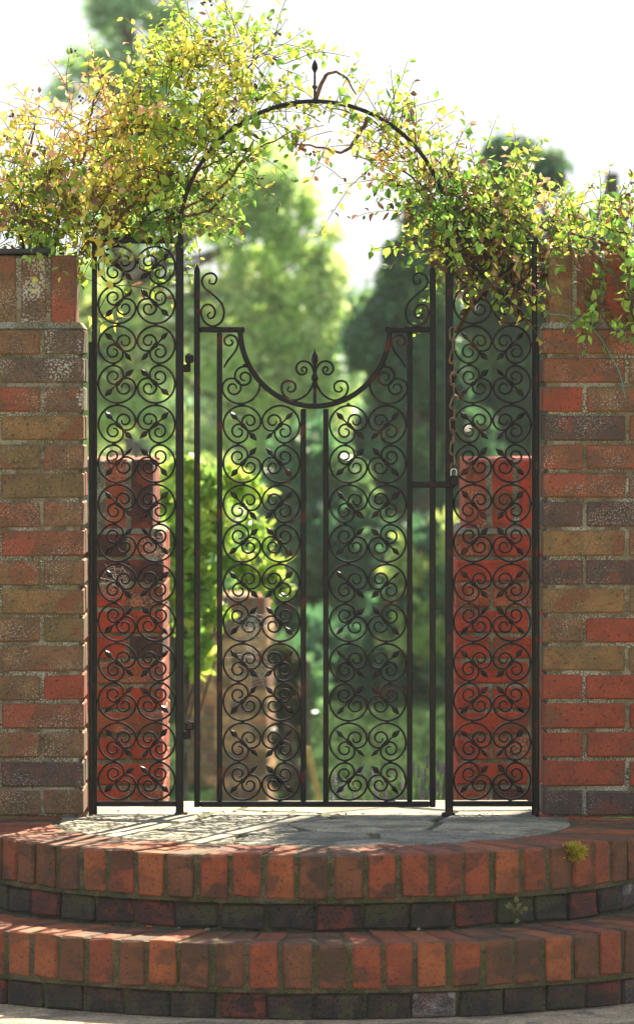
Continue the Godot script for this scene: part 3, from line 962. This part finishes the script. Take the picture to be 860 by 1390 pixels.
func climbers() -> void:
	rng.seed = 4211
	leaf_meshes = [make_leaf([0.02, 0.2, 0.29, 0.27, 0.16, 0.0], 0.35, 0.08), make_leaf([0.03, 0.27, 0.36, 0.31, 0.17, 0.0], 0.25, 0.12), make_leaf([0.02, 0.17, 0.24, 0.2, 0.1, 0.0], 0.5, -0.1)]
	var nz := FastNoiseLite.new()
	nz.seed = 5
	nz.frequency = 5.5
	var yellow := Color(0.8, 0.7, 0.13)
	var lime := Color(0.55, 0.66, 0.1)
	var green := Color(0.3, 0.48, 0.07)
	var deep := Color(0.14, 0.28, 0.05)
	var pink := Color(0.8, 0.48, 0.27)
	var brown := Color(0.16, 0.08, 0.04)
	var left := func(p: Vector3) -> Color:
		var v := nz.get_noise_3dv(p) + rng.randfn(0, 0.14)
		if p.x < -0.46 and p.y > 1.58 and rng.randf() < 0.6: return pink if rng.randf() < 0.6 else yellow
		if rng.randf() < 0.05: return brown
		if p.y < 1.66 and p.z > -0.07 and v > -0.1: return green if rng.randf() < 0.6 else deep
		if v > 0.16: return green
		if v > 0.08 and p.z > -0.05: return deep
		if v > -0.2: return lime
		return yellow
	var lb := [blob(40, 250, 60, 80, 3), blob(100, 190, 55, 70, 2.4), blob(95, 280, 70, 60, 3), blob(165, 230, 60, 70, 3.4), blob(190, 150, 60, 50, 2.6), blob(255, 110, 60, 60, 3.4), blob(265, 60, 30, 35, 0.8), blob(320, 85, 50, 52, 2.6), blob(360, 82, 36, 40, 0.8), blob(250, 190, 50, 45, 2.2), blob(300, 175, 40, 35, 1.2), blob(220, 275, 60, 35, 1.5, -0.08, 0.1), blob(305, 240, 28, 45, 0.8, -0.05, 0.05), blob(390, 165, 28, 40, 0.35, -0.02, 0.06), blob(130, 310, 40, 30, 2.2, 0.02, 0.07), blob(230, 255, 50, 40, 1.4, -0.06, 0.08), blob(70, 300, 55, 35, 2.6, 0.0, 0.1), blob(10, 300, 40, 40, 1.6), blob(200, 300, 40, 25, 0.7, -0.02, 0.06), blob(145, 385, 14, 30, 0.12, -0.12, 0.03), blob(190, 420, 30, 20, 0.1, -0.14, 0.03), blob(268, 205, 22, 24, 0.5, -0.01, 0.05), blob(305, 172, 22, 22, 0.5, -0.01, 0.05), blob(345, 152, 24, 20, 0.5, -0.01, 0.05), blob(250, 260, 18, 30, 0.4, 0.0, 0.04), blob(-60, 240, 60, 80, 2.2), blob(-160, 270, 60, 60, 1.6)]
	var ls := []
	for q in [[[110, 345], [140, 300], [200, 240], [262, 180], [320, 110], [360, 60]], [[70, 345], [80, 280], [110, 210], [130, 130], [170, 100]], [[150, 330], [220, 300], [290, 280], [330, 215], [400, 175]], [[30, 345], [20, 260], [40, 190], [50, 140]], [[244, 330], [252, 250], [300, 190], [360, 150], [430, 140]], [[130, 330], [190, 270], [280, 225], [330, 200]], [[170, 325], [230, 292], [300, 250], [345, 190]], [[0, 345], [-60, 280], [-120, 220]]]:
		ls.append(q.map(func(w): return Vector3(gx(w[0]), gy(w[1]), rng.randf_range(-0.14, 0.02))))
	climber("climbing_plant", "yellow and green climbing plant over the left wall and the left half of the hoop", lb, 840, left, ls, 130)
	var right := func(p: Vector3) -> Color:
		var v := nz.get_noise_3dv(p + Vector3(7, 0, 0)) + rng.randfn(0, 0.16)
		if rng.randf() < (0.4 if p.y < 1.46 and p.x < 0.58 and p.x > 0.35 else 0.1): return brown
		if p.x > 0.6 and p.z > 0.03: return green if rng.randf() < 0.7 else deep
		if v > 0.2: return deep
		if v > -0.02: return green
		if v > -0.2: return lime
		return yellow if rng.randf() < 0.7 else pink
	var rb := [blob(450, 165, 35, 25, 0.35, -0.02, 0.05), blob(500, 190, 40, 30, 0.5, -0.03, 0.07), blob(485, 225, 35, 25, 0.4, -0.02, 0.06), blob(545, 215, 35, 35, 0.9, -0.04, 0.08), blob(580, 250, 40, 45, 2.0, -0.06, 0.12), blob(600, 300, 40, 50, 2.2, -0.06, 0.12), blob(650, 270, 50, 40, 2.2, -0.08, 0.14), blob(520, 172, 24, 18, 0.4, 0.0, 0.04), blob(560, 215, 22, 22, 0.5, 0.0, 0.05), blob(645, 335, 60, 45, 2.0, -0.04, 0.12), blob(720, 290, 60, 35, 2.2, -0.1, 0.16), blob(700, 350, 45, 40, 1.6, -0.03, 0.1), blob(790, 310, 70, 32, 2.4, -0.08, 0.15), blob(850, 330, 50, 30, 1.6, -0.08, 0.15), blob(930, 320, 60, 35, 1.8), blob(1020, 320, 60, 35, 1.5), blob(660, 400, 50, 30, 0.6, 0.0, 0.05), blob(800, 395, 28, 50, 1.3, 0.075, 0.018), blob(835, 450, 26, 22, 1.0, 0.085, 0.018), blob(845, 370, 20, 30, 0.7, 0.075, 0.018)]
	var rs := []
	for q in [[[609, 340], [600, 270], [560, 205], [500, 160], [440, 145]], [[640, 420], [630, 340], [600, 280], [540, 225], [480, 210]], [[700, 430], [690, 360], [650, 300], [600, 240]], [[740, 340], [700, 300], [640, 270], [590, 215]], [[860, 345], [790, 320], [720, 300], [660, 230]], [[1000, 345], [930, 330], [850, 315], [770, 290]], [[620, 450], [650, 400], [690, 370], [735, 345]], [[720, 440], [670, 390], [640, 350], [620, 310]]]:
		rs.append(q.map(func(w): return Vector3(gx(w[0]), gy(w[1]), rng.randf_range(-0.1, 0.025))))
	rs.append([Vector3(gx(428), gy(140), 0.0), Vector3(gx(438), gy(108), 0.01), Vector3(gx(456), gy(99), 0.015), Vector3(gx(474), gy(112), 0.01), Vector3(gx(482), gy(128), 0.0)])
	rs.append([Vector3(gx(500), gy(160), 0.0), Vector3(gx(470), gy(205), 0.02), Vector3(gx(430), gy(200), 0.03), Vector3(gx(395), gy(195), 0.02)])
	rs.append([Vector3(gx(770), gy(335), 0.05), Vector3(gx(790), gy(380), 0.075), Vector3(gx(815), gy(430), 0.08), Vector3(gx(838), gy(470), 0.078)])
	rs.append([Vector3(gx(800), gy(340), 0.05), Vector3(gx(830), gy(380), 0.075), Vector3(gx(850), gy(430), 0.08), Vector3(gx(862), gy(462), 0.078)])
	climber("climbing_plant", "green leafy climber heaped on the right wall and right screen, trailing down the bricks", rb, 570, right, rs, 40)

# far foliage: small sprays of leaves spread through crowns
func spray(k: int, leaf: float, spread: float) -> ArrayMesh:
	var m := MB.new()
	for i in k:
		var p := rand_dir() * spread * pow(rng.randf(), 0.5)
		var y := (rand_dir() + Vector3(0, -0.3, 0)).normalized()
		var x := y.cross(rand_dir()).normalized()
		var s := leaf * rng.randf_range(0.7, 1.3)
		var z := x.cross(y) * s * 0.12
		m.tri(p, p + x * s * 0.32 + y * s * 0.45 + z, p + y * s)
		m.tri(p, p + y * s, p - x * s * 0.32 + y * s * 0.45 + z)
	return m.mesh()

func crown(parent: Node, blobs: Array, count: int, mesh: Mesh, tones: Array, called := "crown") -> void:
	# blobs: [centre, radii, weight]; more leaves towards the outside of each blob
	var total := 0.0
	for b in blobs:
		total += b[2]
	var where := []
	var cols := []
	for b in blobs:
		var clumps := []
		for i in maxi(6, int(b[2] * 9)):
			clumps.append([rand_dir() * pow(rng.randf(), 0.35), rng.randf_range(0.16, 0.34), tones[rng.randi() % tones.size()]])
		for i in int(count * b[2] / total):
			var c: Array = clumps[rng.randi() % clumps.size()]
			var d: Vector3 = c[0] + rand_dir() * c[1] * pow(rng.randf(), 0.5)
			var p: Vector3 = b[0] + d * b[1]
			where.append(Transform3D(Basis(rand_dir(), rng.randf() * TAU) * rng.randf_range(0.7, 1.3), p - parent.position))
			cols.append(jittered(c[2]))
	var o := many(called, mesh, M.tree_leaf, parent, where, cols)
	o.set_meta("kind", "stuff")

func trunk(parent: Node, h: float, r: float, limbs: Array) -> void:
	var m := MB.new()
	tube(m, [Vector3(0, -0.2, 0), Vector3(r * 0.3, h * 0.3, 0), Vector3(-r * 0.2, h * 0.65, 0.05), Vector3(0, h, 0)], [r * 1.25, r, r * 0.7, r * 0.3], 9)
	for q in limbs:
		var from := Vector3(0, h * rng.randf_range(0.3, 0.75), 0)
		var to: Vector3 = q - parent.position
		tube(m, [from, from.lerp(to, 0.5) + Vector3(0, 0.2, 0), to], [r * 0.45, r * 0.28, r * 0.08], 6)
	put("trunk", m.mesh(), M.bark, parent)

func tree(called: String, label: String, dist: float, foot_px: float, foot_y: float, list: Array, count: int, mesh: Mesh, tones: Array, category := "tree", r := 0.18, deep := 0.3) -> void:
	# list: [px, py, rx, ry, weight] as measured, at that distance
	rng.seed = hash(called) + 77
	var foot := far(foot_px, 900, dist)
	var t := thing(called, label, category, Vector3(foot.x, foot_y, foot.z))
	var k := dist / F
	var blobs := []
	var top := -100.0
	for q in list:
		var c := far(q[0], q[1], dist)
		c.z += rng.randf_range(-0.5, 0.5) * q[2] * k
		blobs.append([c, Vector3(q[2] * k, q[3] * k, (q[2] + q[3]) * deep * k), q[4]])
		top = maxf(top, c.y)
	crown(t, blobs, count, mesh, tones)
	trunk(t, top - foot_y, r, blobs.map(func(b): return b[0]))

func garden() -> void:
	var bright := [Color(0.32, 0.48, 0.1), Color(0.4, 0.54, 0.12), Color(0.24, 0.4, 0.09), Color(0.45, 0.55, 0.15)]
	var mid := [Color(0.16, 0.32, 0.12), Color(0.22, 0.38, 0.12), Color(0.12, 0.26, 0.1)]
	var pale := [Color(0.64, 0.8, 0.27), Color(0.7, 0.83, 0.3), Color(0.56, 0.74, 0.24), Color(0.68, 0.78, 0.35), Color(0.38, 0.55, 0.19)]
	var fresh := [Color(0.38, 0.58, 0.3), Color(0.44, 0.64, 0.3), Color(0.3, 0.5, 0.24)]
	var dark := [Color(0.075, 0.18, 0.08), Color(0.1, 0.22, 0.09), Color(0.06, 0.15, 0.07), Color(0.15, 0.27, 0.09)]
	var birch := spray(7, 0.1, 0.2)
	var needle := spray(8, 0.085, 0.16)
	var broad := spray(6, 0.12, 0.2)
	tree("willow_tree", "pale green feathery tree filling the view left of centre behind the gate", 60.0, 60, -1.6, [[330, 330, 75, 110, 1.6], [340, 250, 55, 60, 0.9], [410, 390, 50, 70, 0.8], [280, 270, 70, 70, 0.9], [330, 450, 110, 90, 1.6], [420, 530, 60, 60, 0.9], [400, 300, 30, 50, 0.6], [425, 345, 32, 50, 0.7], [445, 400, 34, 50, 0.8], [380, 370, 50, 60, 1.2], [450, 470, 40, 60, 0.9], [300, 620, 120, 60, 1.0], [300, 420, 130, 120, 2.2], [210, 430, 130, 130, 2], [390, 480, 85, 110, 1.6], [250, 580, 170, 130, 2.6], [400, 600, 85, 120, 1.6], [120, 560, 120, 150, 1.6], [330, 720, 140, 120, 1.6], [60, 480, 110, 130, 1.2], [190, 720, 140, 130, 1.2], [355, 245, 40, 55, 0.5], [-60, 560, 120, 150, 1.4]], 5000, birch, pale, "tree", 0.2, 0.13)
	tree("oak_tree", "tall mid green tree rising behind the left climber to the top edge", 78.0, 175, -1.6, [[190, 60, 70, 70, 1.4], [130, 130, 55, 70, 1], [210, 140, 60, 80, 1.2], [170, 240, 90, 90, 1.4], [180, 10, 60, 50, 0.9], [230, -60, 70, 60, 1], [150, 380, 110, 120, 1.4], [170, 560, 120, 140, 1.2]], 3400, broad, fresh, "tree", 0.3)
	tree("yew_tree", "dark green tree with a domed top rising above the right climber", 52.0, 830, -1.6, [[712, 235, 48, 48, 1], [700, 310, 75, 70, 1.4], [620, 340, 70, 60, 1.2], [690, 430, 110, 110, 2], [760, 420, 90, 120, 1.6], [650, 560, 120, 130, 2], [730, 640, 130, 150, 1.8], [830, 560, 110, 150, 1.5], [930, 620, 100, 180, 1.4]], 10000, needle, dark, "tree", 0.24)
	tree("cypress_tree", "dense dark evergreen standing right of centre behind the latch bar", 47.0, 560, -1.6, [[560, 330, 34, 50, 0.8], [555, 400, 50, 70, 1.1], [530, 480, 60, 90, 1.5], [590, 480, 60, 110, 1.4], [540, 590, 80, 120, 1.8], [600, 680, 90, 130, 1.6], [505, 680, 60, 110, 1.1], [550, 780, 90, 90, 1.2]], 10000, needle, dark, "evergreen tree", 0.2)
	tree("laurel_bush", "shadowed blue green bush low in the middle of the view through the gate", 44.0, 440, -1.6, [[440, 650, 60, 90, 1.2], [420, 760, 80, 100, 1.5], [480, 800, 70, 80, 1.2], [400, 860, 80, 70, 1], [340, 840, 90, 90, 1]], 8000, broad, dark, "bush", 0.1)
	tree("hazel_bush", "sunlit yellow green bush right of centre above the lawn", 40.0, 575, -1.55, [[585, 770, 34, 40, 0.8], [575, 850, 45, 45, 1], [540, 880, 40, 30, 0.7], [470, 900, 60, 30, 0.8], [600, 900, 40, 34, 0.7]], 2600, broad, bright + dark, "bush", 0.06)
	tree("holly_bush", "dark low bush at the far edge of the lawn behind the right screen", 43.0, 660, -1.6, [[640, 800, 70, 80, 1], [720, 820, 80, 90, 1.2], [650, 890, 70, 40, 0.8], [820, 800, 100, 100, 1.2]], 5000, broad, dark, "bush", 0.08)
	tree("bay_bush", "dark bush in deep shade behind the two far pillars", 38.0, 250, -1.6, [[250, 860, 70, 90, 1], [150, 820, 100, 110, 1.3], [330, 920, 60, 60, 0.7], [380, 930, 40, 40, 0.4], [20, 780, 130, 130, 1.5]], 8000, broad, mid, "bush", 0.08)
	# the glowing shrub just behind the left pillar
	var shrub_leaf := MB.new()
	for i in 5:
		var a := rng.randf() * TAU
		var tr := leaf_at(rand_dir() * 0.02, Vector3(cos(a), rng.randf_range(-0.4, 0.4), sin(a)), Vector3.UP + rand_dir() * 0.5, rng.randf_range(0.035, 0.06))
		var w := [0.02, 0.24, 0.3, 0.2, 0.0]
		for q in 4:
			var t0 := q / 4.0
			var t1 := (q + 1) / 4.0
			shrub_leaf.tri(tr * Vector3(-w[q], t0, 0.06), tr * Vector3(w[q], t0, 0.06), tr * Vector3(w[q + 1], t1, 0.06))
			shrub_leaf.tri(tr * Vector3(-w[q], t0, 0.06), tr * Vector3(w[q + 1], t1, 0.06), tr * Vector3(-w[q + 1], t1, 0.06))
	tree("spindle_bush", "glowing yellow green shrub behind the left red pillar and left gate bars", 18.5, 250, -0.95, [[255, 730, 40, 45, 1.2], [270, 670, 22, 26, 0.4], [285, 755, 34, 40, 0.9], [240, 800, 34, 60, 1.0], [268, 840, 30, 40, 0.6], [330, 778, 30, 18, 0.3], [365, 795, 24, 18, 0.25], [200, 740, 40, 80, 0.9], [318, 665, 20, 14, 0.16], [240, 690, 26, 34, 0.5], [262, 880, 30, 36, 0.5], [250, 780, 40, 50, 0.7], [290, 720, 26, 40, 0.5], [296, 652, 10, 6, 0.07], [312, 648, 10, 6, 0.07], [328, 652, 10, 7, 0.07], [342, 662, 9, 8, 0.06], [352, 674, 7, 8, 0.04], [275, 640, 12, 7, 0.08], [255, 632, 12, 8, 0.08], [236, 640, 12, 10, 0.1], [345, 712, 14, 7, 0.07], [352, 735, 13, 8, 0.07], [385, 792, 10, 7, 0.05], [376, 765, 12, 6, 0.05]], 1000, shrub_leaf.mesh(), [Color(0.55, 0.7, 0.12), Color(0.65, 0.74, 0.16), Color(0.4, 0.58, 0.1), Color(0.28, 0.46, 0.09)], "shrub", 0.012)
	# the tree whose boughs shade the right half of the landing
	var plum := thing("plum_tree", "plum tree leaning over from behind the right wall, its shade on the landing", "tree", Vector3(3.6, -0.6, -6.5))
	var pb := []
	for q in [[2.1, 6.0, -4.28, 0.36, 0.3, 0.26, 1.9], [2.62, 6.0, -4.25, 0.42, 0.35, 0.3, 1.9], [2.5, 6.3, -6.9, 1.0, 0.6, 0.9, 1.8], [3.4, 6.4, -5.6, 1.0, 0.7, 1.3, 2.2], [4.4, 6.2, -6.2, 1.2, 0.9, 1.3, 2.2], [3.6, 7.2, -6.6, 1.1, 0.8, 1.1, 1.8]]:
		pb.append([Vector3(q[0], q[1], q[2]), Vector3(q[3], q[4], q[5]), q[6]])
	crown(plum, pb, 9000, spray(6, 0.06, 0.11), mid)
	trunk(plum, 6.8, 0.13, pb.map(func(b): return b[0]))
	# lavender just beyond the landing
	var lav := thing("lavender_plant", "flowering lavender beyond the landing, seen under the latch side of the gate", "lavender", Vector3(0.33, -0.52, -2.55))
	var stalks := MB.new()
	var heads := MB.new()
	stalks.tinted = true
	heads.tinted = true
	for i in 150:
		var root := Vector3(rng.randf_range(-0.16, 0.16), 0, rng.randf_range(-0.1, 0.1))
		var lean := Vector3(rng.randfn(0.0, 0.09) + root.x * 0.35, 0, rng.randfn(0, 0.06))
		var h := rng.randf_range(0.3, 0.45) - absf(root.x) * 0.5
		stalks.tint = Color(0.24, 0.28, 0.1) * rng.randf_range(0.7, 1.3)
		tube(stalks, [root, root + lean * 0.4 + Vector3(0, h * 0.6, 0), root + lean + Vector3(0, h, 0)], [0.0014, 0.0012, 0.001], 3)
		if i % 2 == 0:
			heads.tint = Color(0.46, 0.34, 0.58) * rng.randf_range(0.8, 1.2)
			for k in 5:
				lathe(heads, root + lean + Vector3(rng.randfn(0, 0.001), h + k * 0.008, 0), [[0.0, -0.004], [0.0062 - k * 0.0007, 0.0], [0.0, 0.006]], 5)
	put("stalks", stalks.mesh(), M.lavender, lav)
	put("flowers", heads.mesh(), M.lavender, lav)
	# wooden posts and a leaning plank far down the garden
	var p := far(417, 895, 27.0)
	var post := thing("wooden_post", "grey weathered wooden post right of the far brick pillar", "post", Vector3(p.x, -1.6, p.z))
	var m := MB.new()
	cbox(m, Transform3D(Basis(), Vector3(0, 0.55, 0)), Vector3(0.036, p.y + 1.6 + 0.02, 0.05), 0.004, 0.002)
	put("shaft", m.mesh(), M.weathered_wood, post)
	p = far(424, 1030, 24.0)
	var plank := thing("wooden_plank", "pale new plank leaning beside the weathered post", "plank", Vector3(p.x + 0.06, -1.3, p.z))
	m = MB.new()
	cbox(m, Transform3D(Basis(Vector3.BACK, 0.22), Vector3(-0.02, 0.25, 0)), Vector3(0.03, 0.62, 0.02), 0.002)
	put("board", m.mesh(), M.fresh_wood, plank)
	# ivy-grown trellis stump between the far pillar and the post
	tree("ivy_stump", "dark ivied stump between the far brick pillar and the wooden post", 27.5, 394, -1.6, [[392, 925, 20, 45, 1], [395, 990, 20, 50, 1], [394, 1060, 22, 50, 1], [380, 890, 14, 12, 0.2]], 900, spray(5, 0.04, 0.05), [Color(0.07, 0.08, 0.03), Color(0.05, 0.06, 0.025), Color(0.1, 0.09, 0.05)], "ivy", 0.05)
	# the wood beyond
	var wood := Node3D.new()
	wood.name = "far_wood"
	add_child(wood)
	tag(wood, "distant belt of trees closing the view behind the garden", "trees", "", "stuff")
	var blobs := []
	for i in 60:
		var x := -60.0 + i * 2.0 + rng.randf_range(-0.8, 0.8)
		var top := rng.randf_range(2.7, 3.8) + (4.0 if absf(x) > 9.0 else 0.0)
		blobs.append([Vector3(x, top - 2.8, -105 + rng.randf_range(-4, 4)), Vector3(2.2, 2.8, 2.0), 1.0])
		blobs.append([Vector3(x, 0.0, -104 + rng.randf_range(-3, 3)), Vector3(2.4, 2.2, 2.0), 0.8])
	crown(wood, blobs, 40000, spray(6, 0.22, 0.4), mid)

func ground_y(x: float, z: float) -> float:
	if z > -0.3:
		return -0.356
	var t := clampf((-0.3 - z) / 16.7, 0.0, 1.0)
	return lerpf(-0.42, -1.55, pow(t, 0.75))

func land() -> void:
	var m := MB.new()
	var zs := [400.0, 60.0, 14.0, 4.0, 1.2, -0.29, -0.31, -1.0, -2.0, -3.0, -5.0, -8.0, -12.0, -17.0, -20.0, -40.0, -90.0, -200.0, -500.0]
	var xs := [-500.0, -120.0, -30.0, -8.0, -2.0, 0.0, 2.0, 8.0, 30.0, 120.0, 500.0]
	for i in zs.size() - 1:
		for k in xs.size() - 1:
			var q := []
			for c in [[k, i + 1], [k, i], [k + 1, i], [k + 1, i + 1]]:
				q.append(Vector3(xs[c[0]], ground_y(xs[c[0]], zs[c[1]]), zs[c[1]]))
			var mid: Vector3 = (q[0] + q[2]) / 2.0 - Vector3(0, 5, 0)
			m.out(q[0], q[1], q[2], mid); m.out(q[0], q[2], q[3], mid)
	var g := put("lawn", m.mesh(), M.grass_ground, self)
	tag(g, "shaded lawn running down from the gate to the bushes", "lawn", "", "structure")
	m = MB.new()
	var zt := -0.352
	m.quad(Vector3(-2.6, zt, 9.0), Vector3(2.6, zt, 9.0), Vector3(2.6, zt, 0.05), Vector3(-2.6, zt, 0.05))
	tag(put("path", m.mesh(), M.path, self), "earthy gravel path at the foot of the brick steps", "path", "", "structure")
	var blade := MB.new()
	for i in 5:
		var a := rng.randf() * TAU
		var r := Vector3(rng.randfn(0, 0.03), 0, rng.randfn(0, 0.03))
		var s := Vector3(cos(a), 0, sin(a)) * 0.004
		blade.tri(r - s, r + s, r + Vector3(rng.randfn(0, 0.02), rng.randf_range(0.03, 0.075), rng.randfn(0, 0.02)))
	var where := []
	var cols := []
	for i in 26000:
		var z := rng.randf_range(-33.0, -15.0)
		var x := rng.randf_range(-6.5, 6.5)
		where.append(Transform3D(Basis(Vector3.UP, rng.randf() * TAU) * rng.randf_range(0.7, 1.4), Vector3(x, ground_y(x, z), z)))
		cols.append(jittered(Color(0.035, 0.065, 0.02)))
	var gr := many("grass", blade.mesh(), M.blade, self, where, cols)
	tag(gr, "short grass of the lawn", "grass", "", "stuff")

# ---------------------------------------------------------------- small things
func web(label: String, px: float, py: float, r: float, z: float) -> void:
	var t := thing("cobweb", label, "cobweb", Vector3(gx(px), gy(py), z))
	var m := MB.new()
	var rad := r / PX
	var spokes := []
	var hub := Vector3(rad * rng.randf_range(-0.3, 0.3), rad * rng.randf_range(-0.2, 0.4), 0)
	for i in 13:
		var a := TAU * (i + rng.randf_range(-0.3, 0.3)) / 13.0
		var p := Vector3(cos(a), sin(a), 0) * rad * rng.randf_range(0.9, 1.05) + Vector3(0, 0, rng.randfn(0, 0.002))
		spokes.append(p)
		tube(m, [hub, p], [0.00013, 0.00013], 3)
	for k in 9:
		for i in 13:
			if rng.randf() < 0.72:
				var f := 0.14 + 0.09 * k + rng.randf_range(-0.03, 0.03)
				var p: Vector3 = hub.lerp(spokes[i], f)
				var q: Vector3 = hub.lerp(spokes[(i + 1) % 13], f + rng.randf_range(-0.03, 0.03))
				tube(m, [p, p.lerp(q, 0.5) + Vector3(0, -0.0006, 0), q], [0.00011, 0.00011, 0.00011], 3)
	put("threads", m.mesh(), M.silk, t)

func small_things() -> void:
	web("dusty cobweb low in the left screen in front of the red pillar", 155, 790, 26, -0.004)
	web("cobweb in the left screen over the sunlit edge of the red pillar", 212, 745, 22, -0.004)
	web("wide cobweb across the gate in front of the far brick pillar", 338, 905, 34, -0.005)
	web("bright cobweb above the wide one in the left half of the gate", 345, 850, 26, 0.004)
	# chips of mortar and stone on the lower tread
	var k := 0
	for q in [[205, 1252, "brick chip on the lower tread, leftmost of the crumbs", 1], [246, 1250, "white stone chip beside the red chip on the lower tread", 0], [286, 1252, "white stone chip alone on the lower tread near the middle", 0], [570, 1255, "small white chip on the lower tread right of the middle", 0]]:
		var m := MB.new()
		cbox(m, Transform3D(Basis(Vector3.UP, rng.randf() * 3.0), Vector3(0, 0.003, 0)), Vector3(0.016 if q[3] else 0.009, 0.007, 0.008), 0.002, 0.0015)
		var z := 0.18 + sqrt(0.868 * 0.868 - pow((q[0] - 430.0) / 585.0, 2)) + 0.005
		tag(put("stone_chip" if k == 0 else "stone_chip_%03d" % k, m.mesh(), M.garden_rust if q[3] else M.moss_pale_chip, self, Transform3D(Basis(), Vector3((q[0] - 430.0) / 580.0, -0.178, z + 0.012))), q[2], "stone chip", "crumbs on the lower tread")
		k += 1
	# scraps of dry leaf blown into the corners
	var lw := []
	var lc := []
	for i in 90:
		var a := rng.randf_range(-1.1, 1.1)
		var p := Vector3(sin(a) * rng.randf_range(0.875, 0.92), -0.176, 0.18 + cos(a) * 0.89)
		if i % 3 == 0:
			p = Vector3(rng.randf_range(-0.57, 0.56), 0.004, rng.randf_range(-0.06, 0.12))
		elif i % 3 == 1:
			p = Vector3((0.6 + rng.randf() * 0.2) * (1 if rng.randf() < 0.5 else -1), 0.003, 0.065 + rng.randf() * 0.03)
		lw.append(leaf_at(p, Vector3(rng.randfn(), 0.1, rng.randfn()), Vector3(rng.randfn(0, 0.3), 1, rng.randfn(0, 0.3)), rng.randf_range(0.007, 0.02)))
		lc.append(jittered(Color(0.16, 0.09, 0.04)))
	tag(many("leaf_litter", leaf_meshes[0], M.leaf, self, lw, lc), "scraps of dry leaf on the landing and the treads", "leaf litter", "", "stuff")
	# a tuft of moss on the upper edge and a weed in the corner below it
	var moss := thing("moss_tuft", "yellow moss tuft on the edge of the upper step at the right", "moss", Vector3(0.615, -0.012, 0.805))
	var where := []
	var cols := []
	for i in 420:
		var d := rand_dir()
		d *= pow(rng.randf(), 0.4)
		where.append(leaf_at(Vector3(d.x * 0.024 + rng.randfn(0, 0.006), d.y * 0.02 - 0.004, d.z * 0.016), d + Vector3(0, 0.4, 0.4), rand_dir(), rng.randf_range(0.007, 0.013)))
		cols.append(jittered(Color(0.5, 0.44, 0.06)))
	tag(many("tuft", leaf_meshes[2], M.leaf, moss, where, cols), "", "", "", "stuff")
	var weed := thing("weed", "small green weed growing against the riser of the upper step", "weed", Vector3(0.475, -0.177, 0.915))
	for i in 9:
		var d := Vector3(rng.randfn(0, 0.7), rng.randf_range(0.2, 1.0), rng.randf_range(0.1, 0.8)).normalized()
		put("leaf", leaf_meshes[1], leaf_material(jittered(Color(0.1, 0.13, 0.04))), weed, leaf_at(Vector3(rng.randfn(0, 0.012), rng.randf_range(0.004, 0.055), rng.randf_range(0.0, 0.012)), d, Vector3(0, 0.4, 1) + rand_dir() * 0.4, rng.randf_range(0.013, 0.02)))
	var st := MB.new()
	tube(st, [Vector3(0, 0, 0), Vector3(0.004, 0.03, 0.004), Vector3(-0.004, 0.06, 0.002)], [0.001, 0.0009, 0.0006], 4)
	put("stem", st.mesh(), M.twig, weed)
	# green garden twine
	for q in [["green garden twine tied across the top of the right wall", [[735, 426, 0.05], [760, 428, 0.062], [792, 434, 0.062], [815, 462, 0.061], [838, 505, 0.06], [846, 540, 0.059]]], ["green garden twine tied to the left screen's top rail", [[195, 285, 0.02], [208, 310, 0.022], [214, 326, 0.014], [206, 340, 0.008]]]]:
		var pts := []
		var rr := []
		for w in q[1]:
			pts.append(Vector3(gx(w[0]), gy(w[1]), w[2])); rr.append(0.0011)
		var m := MB.new()
		tube(m, pts, rr, 5)
		var o := put(numbered("twine"), m.mesh(), M.twine, self)
		tag(o, q[0], "twine")

# ----------------------------------------------------------------
func _ready() -> void:
	rng.seed = 20240611
	# camera: a long lens on the middle of the gate, verticals kept upright by a shifted lens
	var cam := Camera3D.new()
	cam.name = "camera"
	add_child(cam)
	cam.position = EYE
	var att := CameraAttributesPhysical.new()
	att.frustum_near = 0.5
	att.frustum_far = 1500.0
	att.frustum_focal_length = 150.0
	att.frustum_focus_distance = 12.0
	att.exposure_aperture = 6.3
	cam.attributes = att
	cam.near = 0.5
	cam.far = 1500.0
	cam.set_frustum(2.0 * 0.5 * 695.0 / F, Vector2(0.0, -171.0 / F * 0.5), 0.5, 1500.0)
	cam.current = true
	# sky and air
	var env := Environment.new()
	env.background_mode = Environment.BG_SKY
	var sky := Sky.new()
	var sm := ProceduralSkyMaterial.new()
	sm.sky_top_color = Color(0.74, 0.82, 0.93)
	sm.sky_horizon_color = Color(0.96, 0.97, 0.98)
	sm.sky_curve = 0.25
	sm.ground_bottom_color = Color(0.3, 0.3, 0.25)
	sm.ground_horizon_color = Color(0.6, 0.62, 0.58)
	sm.sun_angle_max = 30.0
	sm.sky_energy_multiplier = 0.59
	sky.sky_material = sm
	env.sky = sky
	env.tonemap_mode = Environment.TONE_MAPPER_LINEAR
	env.tonemap_exposure = 4.0
	env.fog_enabled = true                                            # the bright summer haze against the sun
	env.fog_density = 0.00055
	env.fog_light_color = Color(0.97, 1.0, 0.97)
	env.sdfgi_enabled = true
	env.ssao_enabled = true
	env.ssil_enabled = true
	var we := WorldEnvironment.new()
	we.name = "world_environment"
	we.environment = env
	add_child(we)
	# the sun, high behind the gate and to the right
	var sun := DirectionalLight3D.new()
	sun.name = "sun"
	add_child(sun)
	var az := deg_to_rad(21.0)
	var el := deg_to_rad(50.0)
	var to_sun := Vector3(sin(az) * cos(el), sin(el), -cos(az) * cos(el))
	sun.look_at_from_position(Vector3.ZERO, -to_sun, Vector3.UP)
	sun.light_color = Color(1.0, 0.95, 0.84)
	sun.light_energy = 1.6
	sun.light_angular_distance = 0.5
	sun.shadow_enabled = true

	make_materials()
	M.moss_pale_chip = M.slab_warm
	land()
	steps()
	walls()
	garden_pillars()
	ironwork()
	climbers()
	garden()
	small_things()
